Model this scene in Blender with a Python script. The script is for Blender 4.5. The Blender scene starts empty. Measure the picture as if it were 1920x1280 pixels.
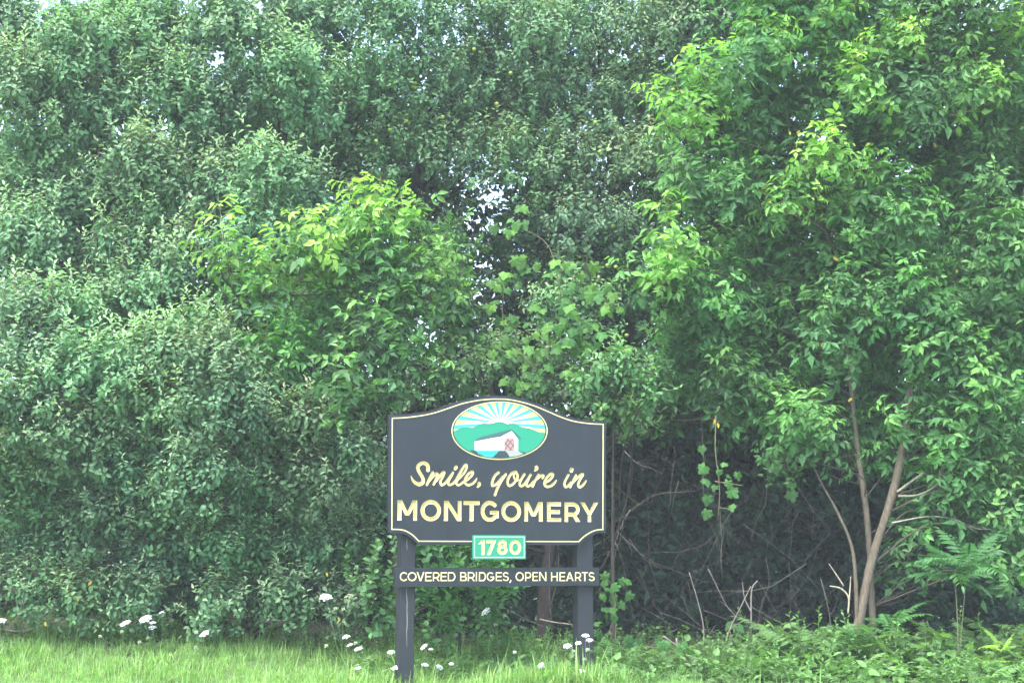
import bpy, math, random
import numpy as np
from mathutils import Vector, Matrix
from mathutils.geometry import tessellate_polygon

R = math.radians
rng = np.random.default_rng(11)
random.seed(11)
sc = bpy.context.scene
col = sc.collection

# ------------------------------------------------------------------ camera
CAM_Z, FPX, HOR = 1.1, 2431.0, 1040.0
PITCH = math.atan((HOR - 640.0) / FPX)
cam = bpy.data.cameras.new('camera')
cam.sensor_width = 36.0
cam.lens = 36.0 * FPX / 1920.0
cam.clip_end = 2000
camo = bpy.data.objects.new('camera', cam)
col.objects.link(camo)
camo.location = (0, 0, CAM_Z)
camo.rotation_euler = (math.pi / 2 + PITCH, 0, 0)
sc.camera = camo

# ------------------------------------------------------------------ sky, sun, exposure
SUN_EL, SUN_AZ = R(62), R(215)          # azimuth clockwise from +Y: behind the camera, to its left
w = bpy.data.worlds.new('World')
sc.world = w
w.use_nodes = True
nt = w.node_tree
nt.nodes.clear()
sky = nt.nodes.new('ShaderNodeTexSky')
sky.sky_type = 'NISHITA'
sky.sun_disc = False
sky.sun_elevation = SUN_EL
sky.sun_rotation = SUN_AZ
sky.air_density = 1.0
sky.dust_density = 1.0
sky.ozone_density = 1.0
bg = nt.nodes.new('ShaderNodeBackground')
bg.inputs[1].default_value = 0.115
wo = nt.nodes.new('ShaderNodeOutputWorld')
hs = nt.nodes.new('ShaderNodeHueSaturation')      # hazy white summer sky
hs.inputs['Saturation'].default_value = 0.85
nt.links.new(sky.outputs[0], hs.inputs['Color'])
nt.links.new(hs.outputs[0], bg.inputs[0])
nt.links.new(bg.outputs[0], wo.inputs[0])

sun = bpy.data.lights.new('sun', 'SUN')
sun.energy = 1.5
sun.angle = R(45)
sun.color = (1.0, 0.975, 0.94)
suno = bpy.data.objects.new('sun', sun)
col.objects.link(suno)
sd = Vector((math.sin(SUN_AZ) * math.cos(SUN_EL), math.cos(SUN_AZ) * math.cos(SUN_EL), math.sin(SUN_EL)))
suno.rotation_euler = (-sd).to_track_quat('-Z', 'Y').to_euler()
suno.location = sd * 60

sc.view_settings.view_transform = 'Standard'
sc.view_settings.look = 'None'
sc.view_settings.exposure = 2.9
sc.view_settings.gamma = 1.0
sc.view_settings.use_curve_mapping = False
sc.render.engine = 'CYCLES'
sc.cycles.use_denoising = True
sc.cycles.max_bounces = 6
sc.cycles.diffuse_bounces = 3
sc.cycles.transmission_bounces = 3
sc.cycles.volume_bounces = 0
sc.cycles.sample_clamp_indirect = 6
sc.cycles.use_adaptive_sampling = True
sc.cycles.adaptive_threshold = 0.025

# ------------------------------------------------------------------ helpers
def at(px, py, Y):
    """the point of the place seen at photo pixel (px,py), at distance Y"""
    u, v = (px - 960) / FPX, -(py - 640) / FPX
    c, s = math.cos(PITCH), math.sin(PITCH)
    d = (u, c - v * s, s + v * c)
    k = Y / d[1]
    return Vector((d[0] * k, Y, CAM_Z + d[2] * k))


def tag(o, label=None, cat=None, group=None, kind=None):
    if label: o['label'] = label
    if cat: o['category'] = cat
    if group: o['group'] = group
    if kind: o['kind'] = kind
    return o


def empty(name, loc=(0, 0, 0), rz=0.0):
    o = bpy.data.objects.new(name, None)
    col.objects.link(o)
    o.location = loc
    o.rotation_euler = (0, 0, rz)
    o.empty_display_size = 0.2
    return o


def link(name, me, parent=None):
    o = bpy.data.objects.new(name, me)
    col.objects.link(o)
    if parent is not None:
        o.parent = parent
    return o


def mesh_np(name, V, F, mats, C=None, mi=None, smooth=False):
    """triangle or quad mesh from arrays; C = per-vertex rgb"""
    me = bpy.data.meshes.new(name)
    V = np.ascontiguousarray(V, dtype=np.float32)
    F = np.ascontiguousarray(F, dtype=np.int32)
    n, k = F.shape
    me.vertices.add(len(V))
    me.vertices.foreach_set('co', V.ravel())
    me.loops.add(n * k)
    me.loops.foreach_set('vertex_index', F.ravel())
    me.polygons.add(n)
    me.polygons.foreach_set('loop_start', np.arange(0, n * k, k, dtype=np.int32))
    if mi is not None:
        me.polygons.foreach_set('material_index', np.ascontiguousarray(mi, dtype=np.int32))
    me.polygons.foreach_set('use_smooth', np.full(n, bool(smooth)))
    for m in (mats if isinstance(mats, (list, tuple)) else [mats]):
        me.materials.append(m)
    if C is not None:
        a = me.color_attributes.new('Col', 'FLOAT_COLOR', 'POINT')
        c4 = np.ones((len(V), 4), dtype=np.float32)
        c4[:, :3] = C
        a.data.foreach_set('color', c4.ravel())
    me.update(calc_edges=True)
    return me


class Geo:
    """collects triangles with per-vertex colour"""
    def __init__(self):
        self.V, self.F, self.C, self.n = [], [], [], 0

    def add(self, V, F, C):
        V = np.asarray(V, dtype=np.float32).reshape(-1, 3)
        F = np.asarray(F, dtype=np.int32).reshape(-1, 3)
        C = np.asarray(C, dtype=np.float32)
        if C.ndim == 1:
            C = np.broadcast_to(C, (len(V), 3))
        self.V.append(V); self.F.append(F + self.n); self.C.append(C)
        self.n += len(V)

    def arrays(self):
        return np.concatenate(self.V), np.concatenate(self.F), np.concatenate(self.C)

    def build(self, name, mat, parent=None, kind=None, smooth=False):
        V, F, C = self.arrays()
        if parent is not None:
            V = V - np.array(parent.location, dtype=np.float32)
        o = link(name, mesh_np(name, V, F, mat, C, smooth=smooth), parent)
        if kind: o['kind'] = kind
        return o


def norm(a):
    a = np.asarray(a, dtype=float)
    return a / (np.linalg.norm(a, axis=-1, keepdims=True) + 1e-9)


def tube(pts, radii, sides=5):
    """tapered tube round a polyline -> V, F (triangles)"""
    P = np.asarray([tuple(p) for p in pts], dtype=float)
    r = np.asarray(radii, dtype=float)
    if r.ndim == 0: r = np.full(len(P), float(r))
    T = np.gradient(P, axis=0)
    T = norm(T)
    ref = np.array([0.31, 0.17, 0.93]) if abs(T[:, 2]).mean() < 0.8 else np.array([0.93, 0.31, 0.17])
    U = norm(np.cross(T, ref)); W = np.cross(T, U)
    a = np.linspace(0, 2 * np.pi, sides, endpoint=False)
    V = (P[:, None, :] + r[:, None, None] * (np.cos(a)[None, :, None] * U[:, None, :] + np.sin(a)[None, :, None] * W[:, None, :])).reshape(-1, 3)
    F = []
    n = len(P)
    for i in range(n - 1):
        for j in range(sides):
            a0, a1 = i * sides + j, i * sides + (j + 1) % sides
            b0, b1 = a0 + sides, a1 + sides
            F += [(a0, a1, b1), (a0, b1, b0)]
    for j in range(1, sides - 1):
        F.append(((n - 1) * sides, (n - 1) * sides + j, (n - 1) * sides + j + 1))
        F.append((0, j + 1, j))
    return V, np.array(F)


def spline(pts, k=6):
    """Catmull-Rom through points (any dimension)"""
    P = np.asarray([tuple(p) for p in pts], dtype=float)
    if len(P) < 3: 
        t = np.linspace(0, 1, k + 1)[:, None]
        return P[0] * (1 - t) + P[1] * t
    Q = np.vstack([2 * P[0] - P[1], P, 2 * P[-1] - P[-2]])
    out = []
    for i in range(1, len(Q) - 2):
        p0, p1, p2, p3 = Q[i - 1], Q[i], Q[i + 1], Q[i + 2]
        for t in np.linspace(0, 1, k, endpoint=False):
            out.append(0.5 * ((2 * p1) + (-p0 + p2) * t + (2 * p0 - 5 * p1 + 4 * p2 - p3) * t ** 2 + (-p0 + 3 * p1 - 3 * p2 + p3) * t ** 3))
    out.append(P[-1])
    return np.array(out)


# ------------------------------------------------------------------ materials
def new_mat(name):
    m = bpy.data.materials.new(name)
    m.use_nodes = True
    t = m.node_tree
    t.nodes.clear()
    return m, t, t.nodes.new('ShaderNodeOutputMaterial')


def N(t, kind, **kw):
    n = t.nodes.new(kind)
    for k, v in kw.items():
        setattr(n, k, v)
    return n


def leaf_mat(name, rough=0.45, trans=0.3, spec=0.4, under=(1.25, 1.2, 1.35), tcol=(1.5, 1.6, 0.7)):
    m, t, out = new_mat(name)
    at_ = N(t, 'ShaderNodeAttribute', attribute_name='Col')
    oi = N(t, 'ShaderNodeObjectInfo')
    mul = N(t, 'ShaderNodeMix', data_type='RGBA', blend_type='MULTIPLY')
    mul.inputs[0].default_value = 1
    t.links.new(at_.outputs['Color'], mul.inputs[6]); t.links.new(oi.outputs['Color'], mul.inputs[7])
    geo = N(t, 'ShaderNodeNewGeometry')
    nz = N(t, 'ShaderNodeTexNoise'); nz.inputs['Scale'].default_value = 55; nz.inputs['Detail'].default_value = 2
    t.links.new(geo.outputs['Position'], nz.inputs['Vector'])
    rmp = N(t, 'ShaderNodeMapRange'); rmp.inputs[1].default_value = 0.3; rmp.inputs[2].default_value = 0.7
    rmp.inputs[3].default_value = 0.8; rmp.inputs[4].default_value = 1.2
    t.links.new(nz.outputs[0], rmp.inputs[0])
    m2 = N(t, 'ShaderNodeMix', data_type='RGBA', blend_type='MULTIPLY'); m2.inputs[0].default_value = 1
    t.links.new(mul.outputs[2], m2.inputs[6]); t.links.new(rmp.outputs[0], m2.inputs[7])
    und = N(t, 'ShaderNodeMix', data_type='RGBA', blend_type='MULTIPLY'); und.inputs[7].default_value = (*under, 1)
    t.links.new(geo.outputs['Backfacing'], und.inputs[0]); t.links.new(m2.outputs[2], und.inputs[6])
    p = N(t, 'ShaderNodeBsdfPrincipled')
    t.links.new(und.outputs[2], p.inputs['Base Color'])
    p.inputs['Roughness'].default_value = rough
    p.inputs['Specular IOR Level'].default_value = spec
    tc = N(t, 'ShaderNodeMix', data_type='RGBA', blend_type='MULTIPLY'); tc.inputs[0].default_value = 1
    tc.inputs[7].default_value = (*tcol, 1)
    t.links.new(m2.outputs[2], tc.inputs[6])
    tr = N(t, 'ShaderNodeBsdfTranslucent')
    t.links.new(tc.outputs[2], tr.inputs[0])
    mx = N(t, 'ShaderNodeMixShader'); mx.inputs[0].default_value = trans
    t.links.new(p.outputs[0], mx.inputs[1]); t.links.new(tr.outputs[0], mx.inputs[2])
    t.links.new(mx.outputs[0], out.inputs[0])
    return m


def plain_mat(name, rgb, rough=0.6, spec=0.4, metal=0.0, noise=0.0, scale=20.0, bump=0.0, stretch=(1, 1, 1), attr=False):
    m, t, out = new_mat(name)
    p = N(t, 'ShaderNodeBsdfPrincipled')
    p.inputs['Roughness'].default_value = rough
    p.inputs['Specular IOR Level'].default_value = spec
    p.inputs['Metallic'].default_value = metal
    p.inputs['Base Color'].default_value = (*rgb, 1)
    src = None
    if attr:
        a = N(t, 'ShaderNodeAttribute', attribute_name='Col'); src = a.outputs['Color']
    if noise or bump:
        tc = N(t, 'ShaderNodeTexCoord'); mp = N(t, 'ShaderNodeMapping'); mp.inputs['Scale'].default_value = stretch
        t.links.new(tc.outputs['Object'], mp.inputs[0])
        nz = N(t, 'ShaderNodeTexNoise'); nz.inputs['Scale'].default_value = scale; nz.inputs['Detail'].default_value = 6
        nz.inputs['Roughness'].default_value = 0.65
        t.links.new(mp.outputs[0], nz.inputs['Vector'])
        mr = N(t, 'ShaderNodeMapRange'); mr.inputs[1].default_value = 0.25; mr.inputs[2].default_value = 0.75
        mr.inputs[3].default_value = 1 - noise; mr.inputs[4].default_value = 1 + noise
        t.links.new(nz.outputs[0], mr.inputs[0])
        mx = N(t, 'ShaderNodeMix', data_type='RGBA', blend_type='MULTIPLY'); mx.inputs[0].default_value = 1
        mx.inputs[6].default_value = (*rgb, 1)
        if src is not None: t.links.new(src, mx.inputs[6])
        t.links.new(mr.outputs[0], mx.inputs[7])
        src = mx.outputs[2]
        if bump:
            b = N(t, 'ShaderNodeBump'); b.inputs['Strength'].default_value = bump; b.inputs['Distance'].default_value = 0.01
            t.links.new(nz.outputs[0], b.inputs['Height']); t.links.new(b.outputs[0], p.inputs['Normal'])
    if src is not None: t.links.new(src, p.inputs['Base Color'])
    t.links.new(p.outputs[0], out.inputs[0])
    return m


M_APPLE = leaf_mat('apple_leaf', 0.65, 0.32, 0.2, (1.2, 1.2, 1.25), (1.3, 1.5, 0.8))
M_ELDER = leaf_mat('box_elder_leaf', 0.5, 0.40, 0.3, (1.2, 1.15, 1.3), (1.15, 1.5, 0.6))
M_GRAPE = leaf_mat('grape_leaf', 0.6, 0.35, 0.2, (1.1, 1.1, 1.15), (1.4, 1.6, 0.5))
M_BACK = leaf_mat('woodland_leaf', 0.5, 0.3, 0.35)
M_HERB = leaf_mat('herb_leaf', 0.5, 0.35, 0.35)
M_GRASS = leaf_mat('grass_blade', 0.5, 0.4, 0.3, (1, 1, 1), (1.3, 1.5, 0.6))
M_PETAL = leaf_mat('white_petal', 0.7, 0.25, 0.2, (1, 1, 1), (1.1, 1.1, 1.0))
M_BARK = plain_mat('bark', (0.1, 0.08, 0.06), 0.9, 0.2, noise=0.5, scale=14, bump=0.5, stretch=(3, 3, 0.8), attr=True)
M_PAINT = plain_mat('charcoal_paint', (0.012, 0.0165, 0.0205), 0.45, 0.4, noise=0.35, scale=5, bump=0.05, stretch=(1.5, 1, .6))
M_POST = plain_mat('charcoal_post_paint', (0.017, 0.019, 0.023), 0.55, 0.4, noise=0.3, scale=14, bump=0.25, stretch=(4, 4, 0.5))
M_GOLD = plain_mat('gold_leaf', (0.72, 0.61, 0.32), 0.36, 0.5, metal=0.3, noise=0.05, scale=30)
M_LINE = plain_mat('gold_line_paint', (0.66, 0.56, 0.26), 0.45, 0.4, noise=0.04)
M_GREEN = plain_mat('green_sign_paint', (0.018, 0.23, 0.12), 0.45, 0.4, noise=0.05)
M_PALE = plain_mat('pale_green_line', (0.35, 0.75, 0.40), 0.45, 0.4, noise=0.04)
M_PRINT = plain_mat('emblem_paint', (1, 1, 1), 0.5, 0.3, noise=0.03, scale=40, attr=True)

# ------------------------------------------------------------------ ground
def ground_z(x, y):
    x = np.asarray(x, dtype=float); y = np.asarray(y, dtype=float)
    z = 0.05 * np.sin(x * 0.7 + 1.0) * np.cos(y * 0.5) + 0.02 * np.sin(x * 2.3 + y * 1.7)
    bank = np.clip((y - 10.6) / 2.2, 0, 1); bank = bank * bank * (3 - 2 * bank)
    lft = np.clip((-x - 0.3) / 3.0, 0, 1)
    z = z + bank * (0.05 + 0.26 * lft)
    near = np.clip((30 - np.hypot(x, y - 12)) / 14.0, 0, 1)
    return z * near


def build_ground():
    gx = np.concatenate([np.linspace(-400, -16, 14), np.linspace(-14, 14, 100), np.linspace(16, 400, 14)])
    gy = np.concatenate([np.linspace(-200, -3, 8), np.linspace(-1, 28, 110), np.linspace(30, 600, 16)])
    X, Y = np.meshgrid(gx, gy)
    V = np.stack([X, Y, ground_z(X, Y)], -1).reshape(-1, 3)
    nx = len(gx)
    i, j = np.meshgrid(np.arange(len(gx) - 1), np.arange(len(gy) - 1))
    a = (j * nx + i).ravel()
    F = np.stack([a, a + 1, a + 1 + nx, a + nx], -1)
    m, t, out = new_mat('ground_soil_and_turf')
    p = N(t, 'ShaderNodeBsdfPrincipled'); p.inputs['Roughness'].default_value = 0.95
    g = N(t, 'ShaderNodeNewGeometry')
    n1 = N(t, 'ShaderNodeTexNoise'); n1.inputs['Scale'].default_value = 3.0; n1.inputs['Detail'].default_value = 8
    t.links.new(g.outputs['Position'], n1.inputs['Vector'])
    cr = N(t, 'ShaderNodeValToRGB')
    cr.color_ramp.elements[0].position = 0.35; cr.color_ramp.elements[0].color = (0.045, 0.075, 0.02, 1)
    cr.color_ramp.elements[1].position = 0.7; cr.color_ramp.elements[1].color = (0.09, 0.16, 0.035, 1)
    t.links.new(n1.outputs[0], cr.inputs[0])
    # leaf litter under the trees
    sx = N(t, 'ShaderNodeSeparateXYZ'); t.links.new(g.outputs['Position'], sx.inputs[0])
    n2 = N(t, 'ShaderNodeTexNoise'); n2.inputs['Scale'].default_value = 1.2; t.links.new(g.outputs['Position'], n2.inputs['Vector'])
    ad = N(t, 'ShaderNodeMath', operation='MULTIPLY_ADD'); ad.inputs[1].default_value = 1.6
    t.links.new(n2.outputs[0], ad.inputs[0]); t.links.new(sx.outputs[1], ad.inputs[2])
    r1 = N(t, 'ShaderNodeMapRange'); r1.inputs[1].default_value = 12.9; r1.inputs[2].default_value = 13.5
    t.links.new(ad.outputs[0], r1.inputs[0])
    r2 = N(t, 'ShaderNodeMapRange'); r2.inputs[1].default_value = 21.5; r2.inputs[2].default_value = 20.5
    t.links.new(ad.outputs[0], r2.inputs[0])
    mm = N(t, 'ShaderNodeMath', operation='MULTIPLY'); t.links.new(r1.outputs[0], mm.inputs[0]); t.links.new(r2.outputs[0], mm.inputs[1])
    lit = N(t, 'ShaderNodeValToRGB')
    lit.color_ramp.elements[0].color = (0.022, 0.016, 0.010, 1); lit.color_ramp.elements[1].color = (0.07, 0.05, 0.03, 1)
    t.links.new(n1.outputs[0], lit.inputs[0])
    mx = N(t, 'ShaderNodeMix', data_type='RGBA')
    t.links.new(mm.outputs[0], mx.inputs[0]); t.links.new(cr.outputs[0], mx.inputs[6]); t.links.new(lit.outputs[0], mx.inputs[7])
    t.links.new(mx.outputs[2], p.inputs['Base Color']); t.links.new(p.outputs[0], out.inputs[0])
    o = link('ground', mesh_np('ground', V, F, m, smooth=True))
    tag(o, kind='structure')


build_ground()

# ================================================================== THE SIGN
A_SIGN = R(17)
SO = Vector(((932 - 960) / FPX * 11.0 - 0.02, 11.0, 0.0))
sign = empty('town_sign', SO, A_SIGN)
tag(sign, 'charcoal welcome sign with gold carved lettering on two square posts', 'sign')


def S(px, py, yl):
    """photo pixel -> (across, up) on the sign's own plane that lies yl behind its origin"""
    c, s = math.cos(PITCH), math.sin(PITCH)
    u, v = (px - 960) / FPX, -(py - 640) / FPX
    d = Vector((u, c - v * s, s + v * c))
    n = Vector((-math.sin(A_SIGN), math.cos(A_SIGN), 0))
    o = Vector((0, 0, CAM_Z))
    k = (yl - (o - SO).dot(n)) / d.dot(n)
    q = o + d * k - SO
    return (q.dot(Vector((math.cos(A_SIGN), math.sin(A_SIGN), 0))), q.z)


PXM = 1 / 221.0
YB0, YB1 = -0.125, -0.072      # board front and back


def prism(name, poly, y0, y1, mat, parent, hole=None, C=None):
    """outline poly [(x,z)] extruded from y0 (front) to y1"""
    n = len(poly)
    V = [(x, y0, z) for x, z in poly] + [(x, y1, z) for x, z in poly]
    loops = [[Vector((x, z, 0)) for x, z in poly]]
    if hole:
        loops.append([Vector((x, z, 0)) for x, z in hole])
    tess = tessellate_polygon(loops)
    hv = {}
    if hole:
        for k, (x, z) in enumerate(hole):
            hv[n + k] = len(V); V.append((x, y0, z))
    F = []
    for tri in tess:
        F.append([i if i < n else hv[i] for i in tri])
    for tri in tessellate_polygon(loops[:1]):
        F.append([i + n for i in reversed(tri)])
    for i in range(n):
        j = (i + 1) % n
        F.append([i, j, j + n]); F.append([i, j + n, i + n])
    V = np.array(V, dtype=float); F = np.array(F)
    # orient front faces to -y
    me = mesh_np(name, V, F, mat, None if C is None else np.broadcast_to(np.array(C), (len(V), 3)))
    return link(name, me, parent)


# ---- glyphs: lists of primitives ('p', convex polygon) or ('l', polyline, widths)
def rect(x0, x1, z0, z1):
    return ('p', [(x0, z0), (x1, z0), (x1, z1), (x0, z1)])


def arc(cx, cz, rx, rz, a0, a1, n=20):
    return [(cx + rx * math.cos(R(a0 + (a1 - a0) * i / n)), cz + rz * math.sin(R(a0 + (a1 - a0) * i / n))) for i in range(n + 1)]


def glyph(ch, x0, x1, z0, z1, s):
    W, H, h = x1 - x0, z1 - z0, s / 2
    cx, cz = (x0 + x1) / 2, (z0 + z1) / 2
    if ch == 'M':
        k = s * 1.12; zb = z0 + 0.27 * H
        return [rect(x0, x0 + s, z0, z1), rect(x1 - s, x1, z0, z1),
                ('p', [(x0, z1), (cx - k * .5, zb), (cx + k * .35, zb), (x0 + k, z1)]),
                ('p', [(x1, z1), (x1 - k, z1), (cx - k * .35, zb), (cx + k * .5, zb)])]
    if ch == 'N':
        k = s * 1.1
        return [rect(x0, x0 + s, z0, z1), rect(x1 - s, x1, z0, z1), ('p', [(x0, z1), (x1 - k, z0), (x1, z0), (x0 + k, z1)])]
    if ch == 'T':
        return [rect(x0, x1, z1 - s, z1), rect(cx - h, cx + h, z0, z1)]
    if ch in 'O0':
        return [('l', arc(cx, cz, W / 2 - h, H / 2 - h, 0, 360, 40), s)]
    if ch == 'G':
        return [('l', arc(cx, cz, W / 2 - h, H / 2 - h, 47, 340, 34), s), rect(x1 - s, x1, z0 + .18 * H, cz + h * .3), rect(cx, x1, cz - s * .75, cz + h * .3)]
    if ch == 'C':
        return [('l', arc(cx + .06 * W, cz, W / 2 + .03 * W - h, H / 2 - h, 47, 313, 30), s)]
    if ch == 'E':
        return [rect(x0, x0 + s, z0, z1), rect(x0, x1, z0, z0 + s), rect(x0, x1, z1 - s, z1), rect(x0, x1 - .08 * W, cz - h, cz + h)]
    if ch in 'RPBD':
        g = [rect(x0, x0 + s, z0, z1)]
        if ch == 'D':
            bw = W * 0.45
            g.append(('l', [(x0 + h, z0 + h)] + [(x1 - bw, z0 + h)] + arc(x1 - bw, cz, bw - h, H / 2 - h, -90, 90, 16) + [(x0 + h, z1 - h)], s))
            return g
        zm = z0 + (0.38 if ch in 'RP' else 0.5) * H
        r_ = (z1 - zm) / 2 - h * .2
        xr = x1 - (0.02 if ch == 'R' else 0) * W
        if ch == 'B': xr = x1 - .08 * W
        ctr = (zm + z1 - h) / 2
        rz = (z1 - h - zm) / 2
        g.append(('l', [(x0 + h, z1 - h)] + arc(xr - h - rz, ctr, rz, rz, 90, -90, 14) + [(x0 + h, zm)], s))
        if ch == 'R':
            xl = x0 + .45 * W
            g.append(('p', [(xl, zm), (x1 - s * 1.15, z0), (x1 + s * .1, z0), (xl + s * 1.2, zm)]))
        if ch == 'B':
            ctr = (zm + z0 + h) / 2; rz = (zm - z0 - h) / 2
            g.append(('l', [(x0 + h, zm)] + arc(x1 - h - rz, ctr, rz, rz, 90, -90, 14) + [(x0 + h, z0 + h)], s))
        return g
    if ch == 'I':
        return [rect(cx - h, cx + h, z0, z1)]
    if ch == 'H':
        return [rect(x0, x0 + s, z0, z1), rect(x1 - s, x1, z0, z1), rect(x0, x1, cz - h, cz + h)]
    if ch == 'Y':
        k = s * 1.18; zm = z0 + .42 * H
        return [rect(cx - h, cx + h, z0, zm), ('p', [(x0, z1), (cx - h, zm - s * .2), (cx + h, zm - s * .1), (x0 + k, z1)]),
                ('p', [(x1, z1), (x1 - k, z1), (cx - h, zm - s * .1), (cx + h, zm - s * .2)])]
    if ch == 'V':
        k = s * 1.1
        return [('p', [(x0, z1), (cx - k * .55, z0), (cx + k * .55, z0), (x0 + k, z1)]), ('p', [(x1, z1), (x1 - k, z1), (cx - k * .55, z0), (cx + k * .55, z0)])]
    if ch == 'A':
        k = s * 1.1
        return [('p', [(x0, z0), (x0 + k, z0), (cx + k * .55, z1), (cx - k * .55, z1)]), ('p', [(x1 - k, z0), (x1, z0), (cx + k * .55, z1), (cx - k * .55, z1)]),
                rect(x0 + .22 * W, x1 - .22 * W, z0 + .25 * H, z0 + .25 * H + s)]
    if ch == 'S':
        a = W / 2 - h; b = H / 4 - h / 2
        up = arc(cx, z1 - h - b, a * .92, b, 30, 270, 18); dn = arc(cx, z0 + h + b, a, b, 90, -150, 18)
        return [('l', up + dn, s)]
    if ch == ',':
        return [('l', [(cx + W * .2, z0 + h), (x0 + W * .2, z0 - s * 1.1)], s)]
    if ch == '1':
        return [rect(x1 - s, x1, z0, z1), ('p', [(x0, z1 - s * 1.35), (x0 + .1 * W, z1 - s * 1.5), (x1, z1 - s * .7), (x1, z1), (x1 - s, z1)])]
    if ch == '7':
        return [rect(x0, x1 - s * .3, z1 - s, z1), ('p', [(x0 + .08 * W, z0), (x0 + .08 * W + s * 1.15, z0), (x1, z1), (x1 - s * 1.25, z1)])]
    if ch == '8':
        zm = z0 + .54 * H
        b1 = (z1 - h - zm) / 2; b0 = (zm - z0 - h) / 2
        return [('l', arc(cx, zm + b1, W * .44 - h, b1, 0, 360, 26), s), ('l', arc(cx, z0 + h + b0, W / 2 - h, b0, 0, 360, 28), s)]
    return []


def field(prims, X, Z):
    """inside depth: positive inside the letter, falling to 0 at its edge"""
    out = np.full(X.shape, -1.0)
    for pr in prims:
        if pr[0] == 'p':
            P = pr[1]
            area = sum(P[i][0] * P[(i + 1) % len(P)][1] - P[(i + 1) % len(P)][0] * P[i][1] for i in range(len(P)))
            if area < 0: P = P[::-1]
            f = np.full(X.shape, 9.0)
            for i in range(len(P)):
                (ax, az), (bx, bz) = P[i], P[(i + 1) % len(P)]
                L = math.hypot(bx - ax, bz - az)
                if L < 1e-6: continue
                f = np.minimum(f, ((bx - ax) * (Z - az) - (bz - az) * (X - ax)) / L)
        else:
            P = np.asarray(pr[1], dtype=float)
            wd = np.broadcast_to(np.asarray(pr[2], dtype=float), (len(P),))
            f = np.full(X.shape, -1.0)
            for i in range(len(P) - 1):
                a, b = P[i], P[i + 1]
                d = b - a; L2 = float(d @ d) + 1e-12
                t = np.clip(((X - a[0]) * d[0] + (Z - a[1]) * d[1]) / L2, 0, 1)
                dist = np.hypot(X - a[0] - t * d[0], Z - a[1] - t * d[1])
                f = np.maximum(f, (wd[i] * (1 - t) + wd[i + 1] * t) / 2 - dist)
        out = np.maximum(out, f)
    return out


def carve(parent, x0, x1, z0, z1, step, y, glyphs, slope, name='letter', maxd=1.0):
    """V-carved letters in the plane y; returns V, F of the flat face left between them"""
    nx, nz = int((x1 - x0) / step) + 1, int((z1 - z0) / step) + 1
    xs, zs = np.linspace(x0, x1, nx + 1), np.linspace(z0, z1, nz + 1)
    owner = np.full((nz, nx), -1, dtype=int)
    D = np.full((nz + 1, nx + 1), 0.0)
    XC, ZC = (xs[:-1] + xs[1:]) / 2, (zs[:-1] + zs[1:]) / 2
    for g, prims in enumerate(glyphs):
        pts = np.array([p[:2] for pr in prims for p in pr[1]])
        m = 0.03
        ix = np.where((XC > pts[:, 0].min() - m) & (XC < pts[:, 0].max() + m))[0]
        iz = np.where((ZC > pts[:, 1].min() - m) & (ZC < pts[:, 1].max() + m))[0]
        ix0, ix1, iz0, iz1 = ix[0], ix[-1] + 1, iz[0], iz[-1] + 1
        GX, GZ = np.meshgrid(XC[ix0:ix1], ZC[iz0:iz1])
        f = field(prims, GX, GZ)
        sub = owner[iz0:iz1, ix0:ix1]
        sub[(f > 0) & (sub < 0)] = g
        GX, GZ = np.meshgrid(xs[ix0:ix1 + 1], zs[iz0:iz1 + 1])
        f = field(prims, GX, GZ)
        D[iz0:iz1 + 1, ix0:ix1 + 1] = np.maximum(D[iz0:iz1 + 1, ix0:ix1 + 1], f)
    flat = owner < 0
    touch = np.zeros((nz + 1, nx + 1), dtype=bool)
    touch[:-1, :-1] |= flat; touch[1:, :-1] |= flat; touch[:-1, 1:] |= flat; touch[1:, 1:] |= flat
    D[touch] = 0
    D = np.minimum(np.maximum(D, 0) * slope, maxd)
    GX, GZ = np.meshgrid(xs, zs)
    P = np.stack([GX, y + D, GZ], -1).reshape(-1, 3)
    for g in range(len(glyphs)):
        r, c = np.where(owner == g)
        if not len(r): continue
        a = r * (nx + 1) + c
        F = np.stack([a, a + 1, a + nx + 2, a + nx + 1], -1)
        u, inv = np.unique(F, return_inverse=True)
        link(name, mesh_np(name, P[u], inv.reshape(-1, 4), M_GOLD), parent)
    V, F = [], []
    for r in range(nz):
        c = 0
        row = flat[r]
        while c < nx:
            if not row[c]: c += 1; continue
            e = c
            while e < nx and row[e]: e += 1
            k = len(V)
            V += [(xs[c], y, zs[r]), (xs[e], y, zs[r]), (xs[e], y, zs[r + 1]), (xs[c], y, zs[r + 1])]
            F.append((k, k + 1, k + 2, k + 3))
            c = e
    return V, F


def Z1(X, Y): return S(700 + X / 4.128, 720 + Y / 4.128, YB0)


outline_px = [(120, 237), (220, 233), (330, 222), (450, 200), (560, 165), (680, 125), (800, 100), (900, 90), (960, 89), (1040, 92), (1140, 110),
              (1250, 142), (1360, 187), (1460, 230), (1560, 262), (1680, 279), (1803, 285), (1800, 1150), (1745, 1151), (1700, 1165), (1650, 1195),
              (1615, 1228), (1603, 1243), (338, 1241), (325, 1225), (290, 1190), (240, 1160), (190, 1150), (116, 1150)]


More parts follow.
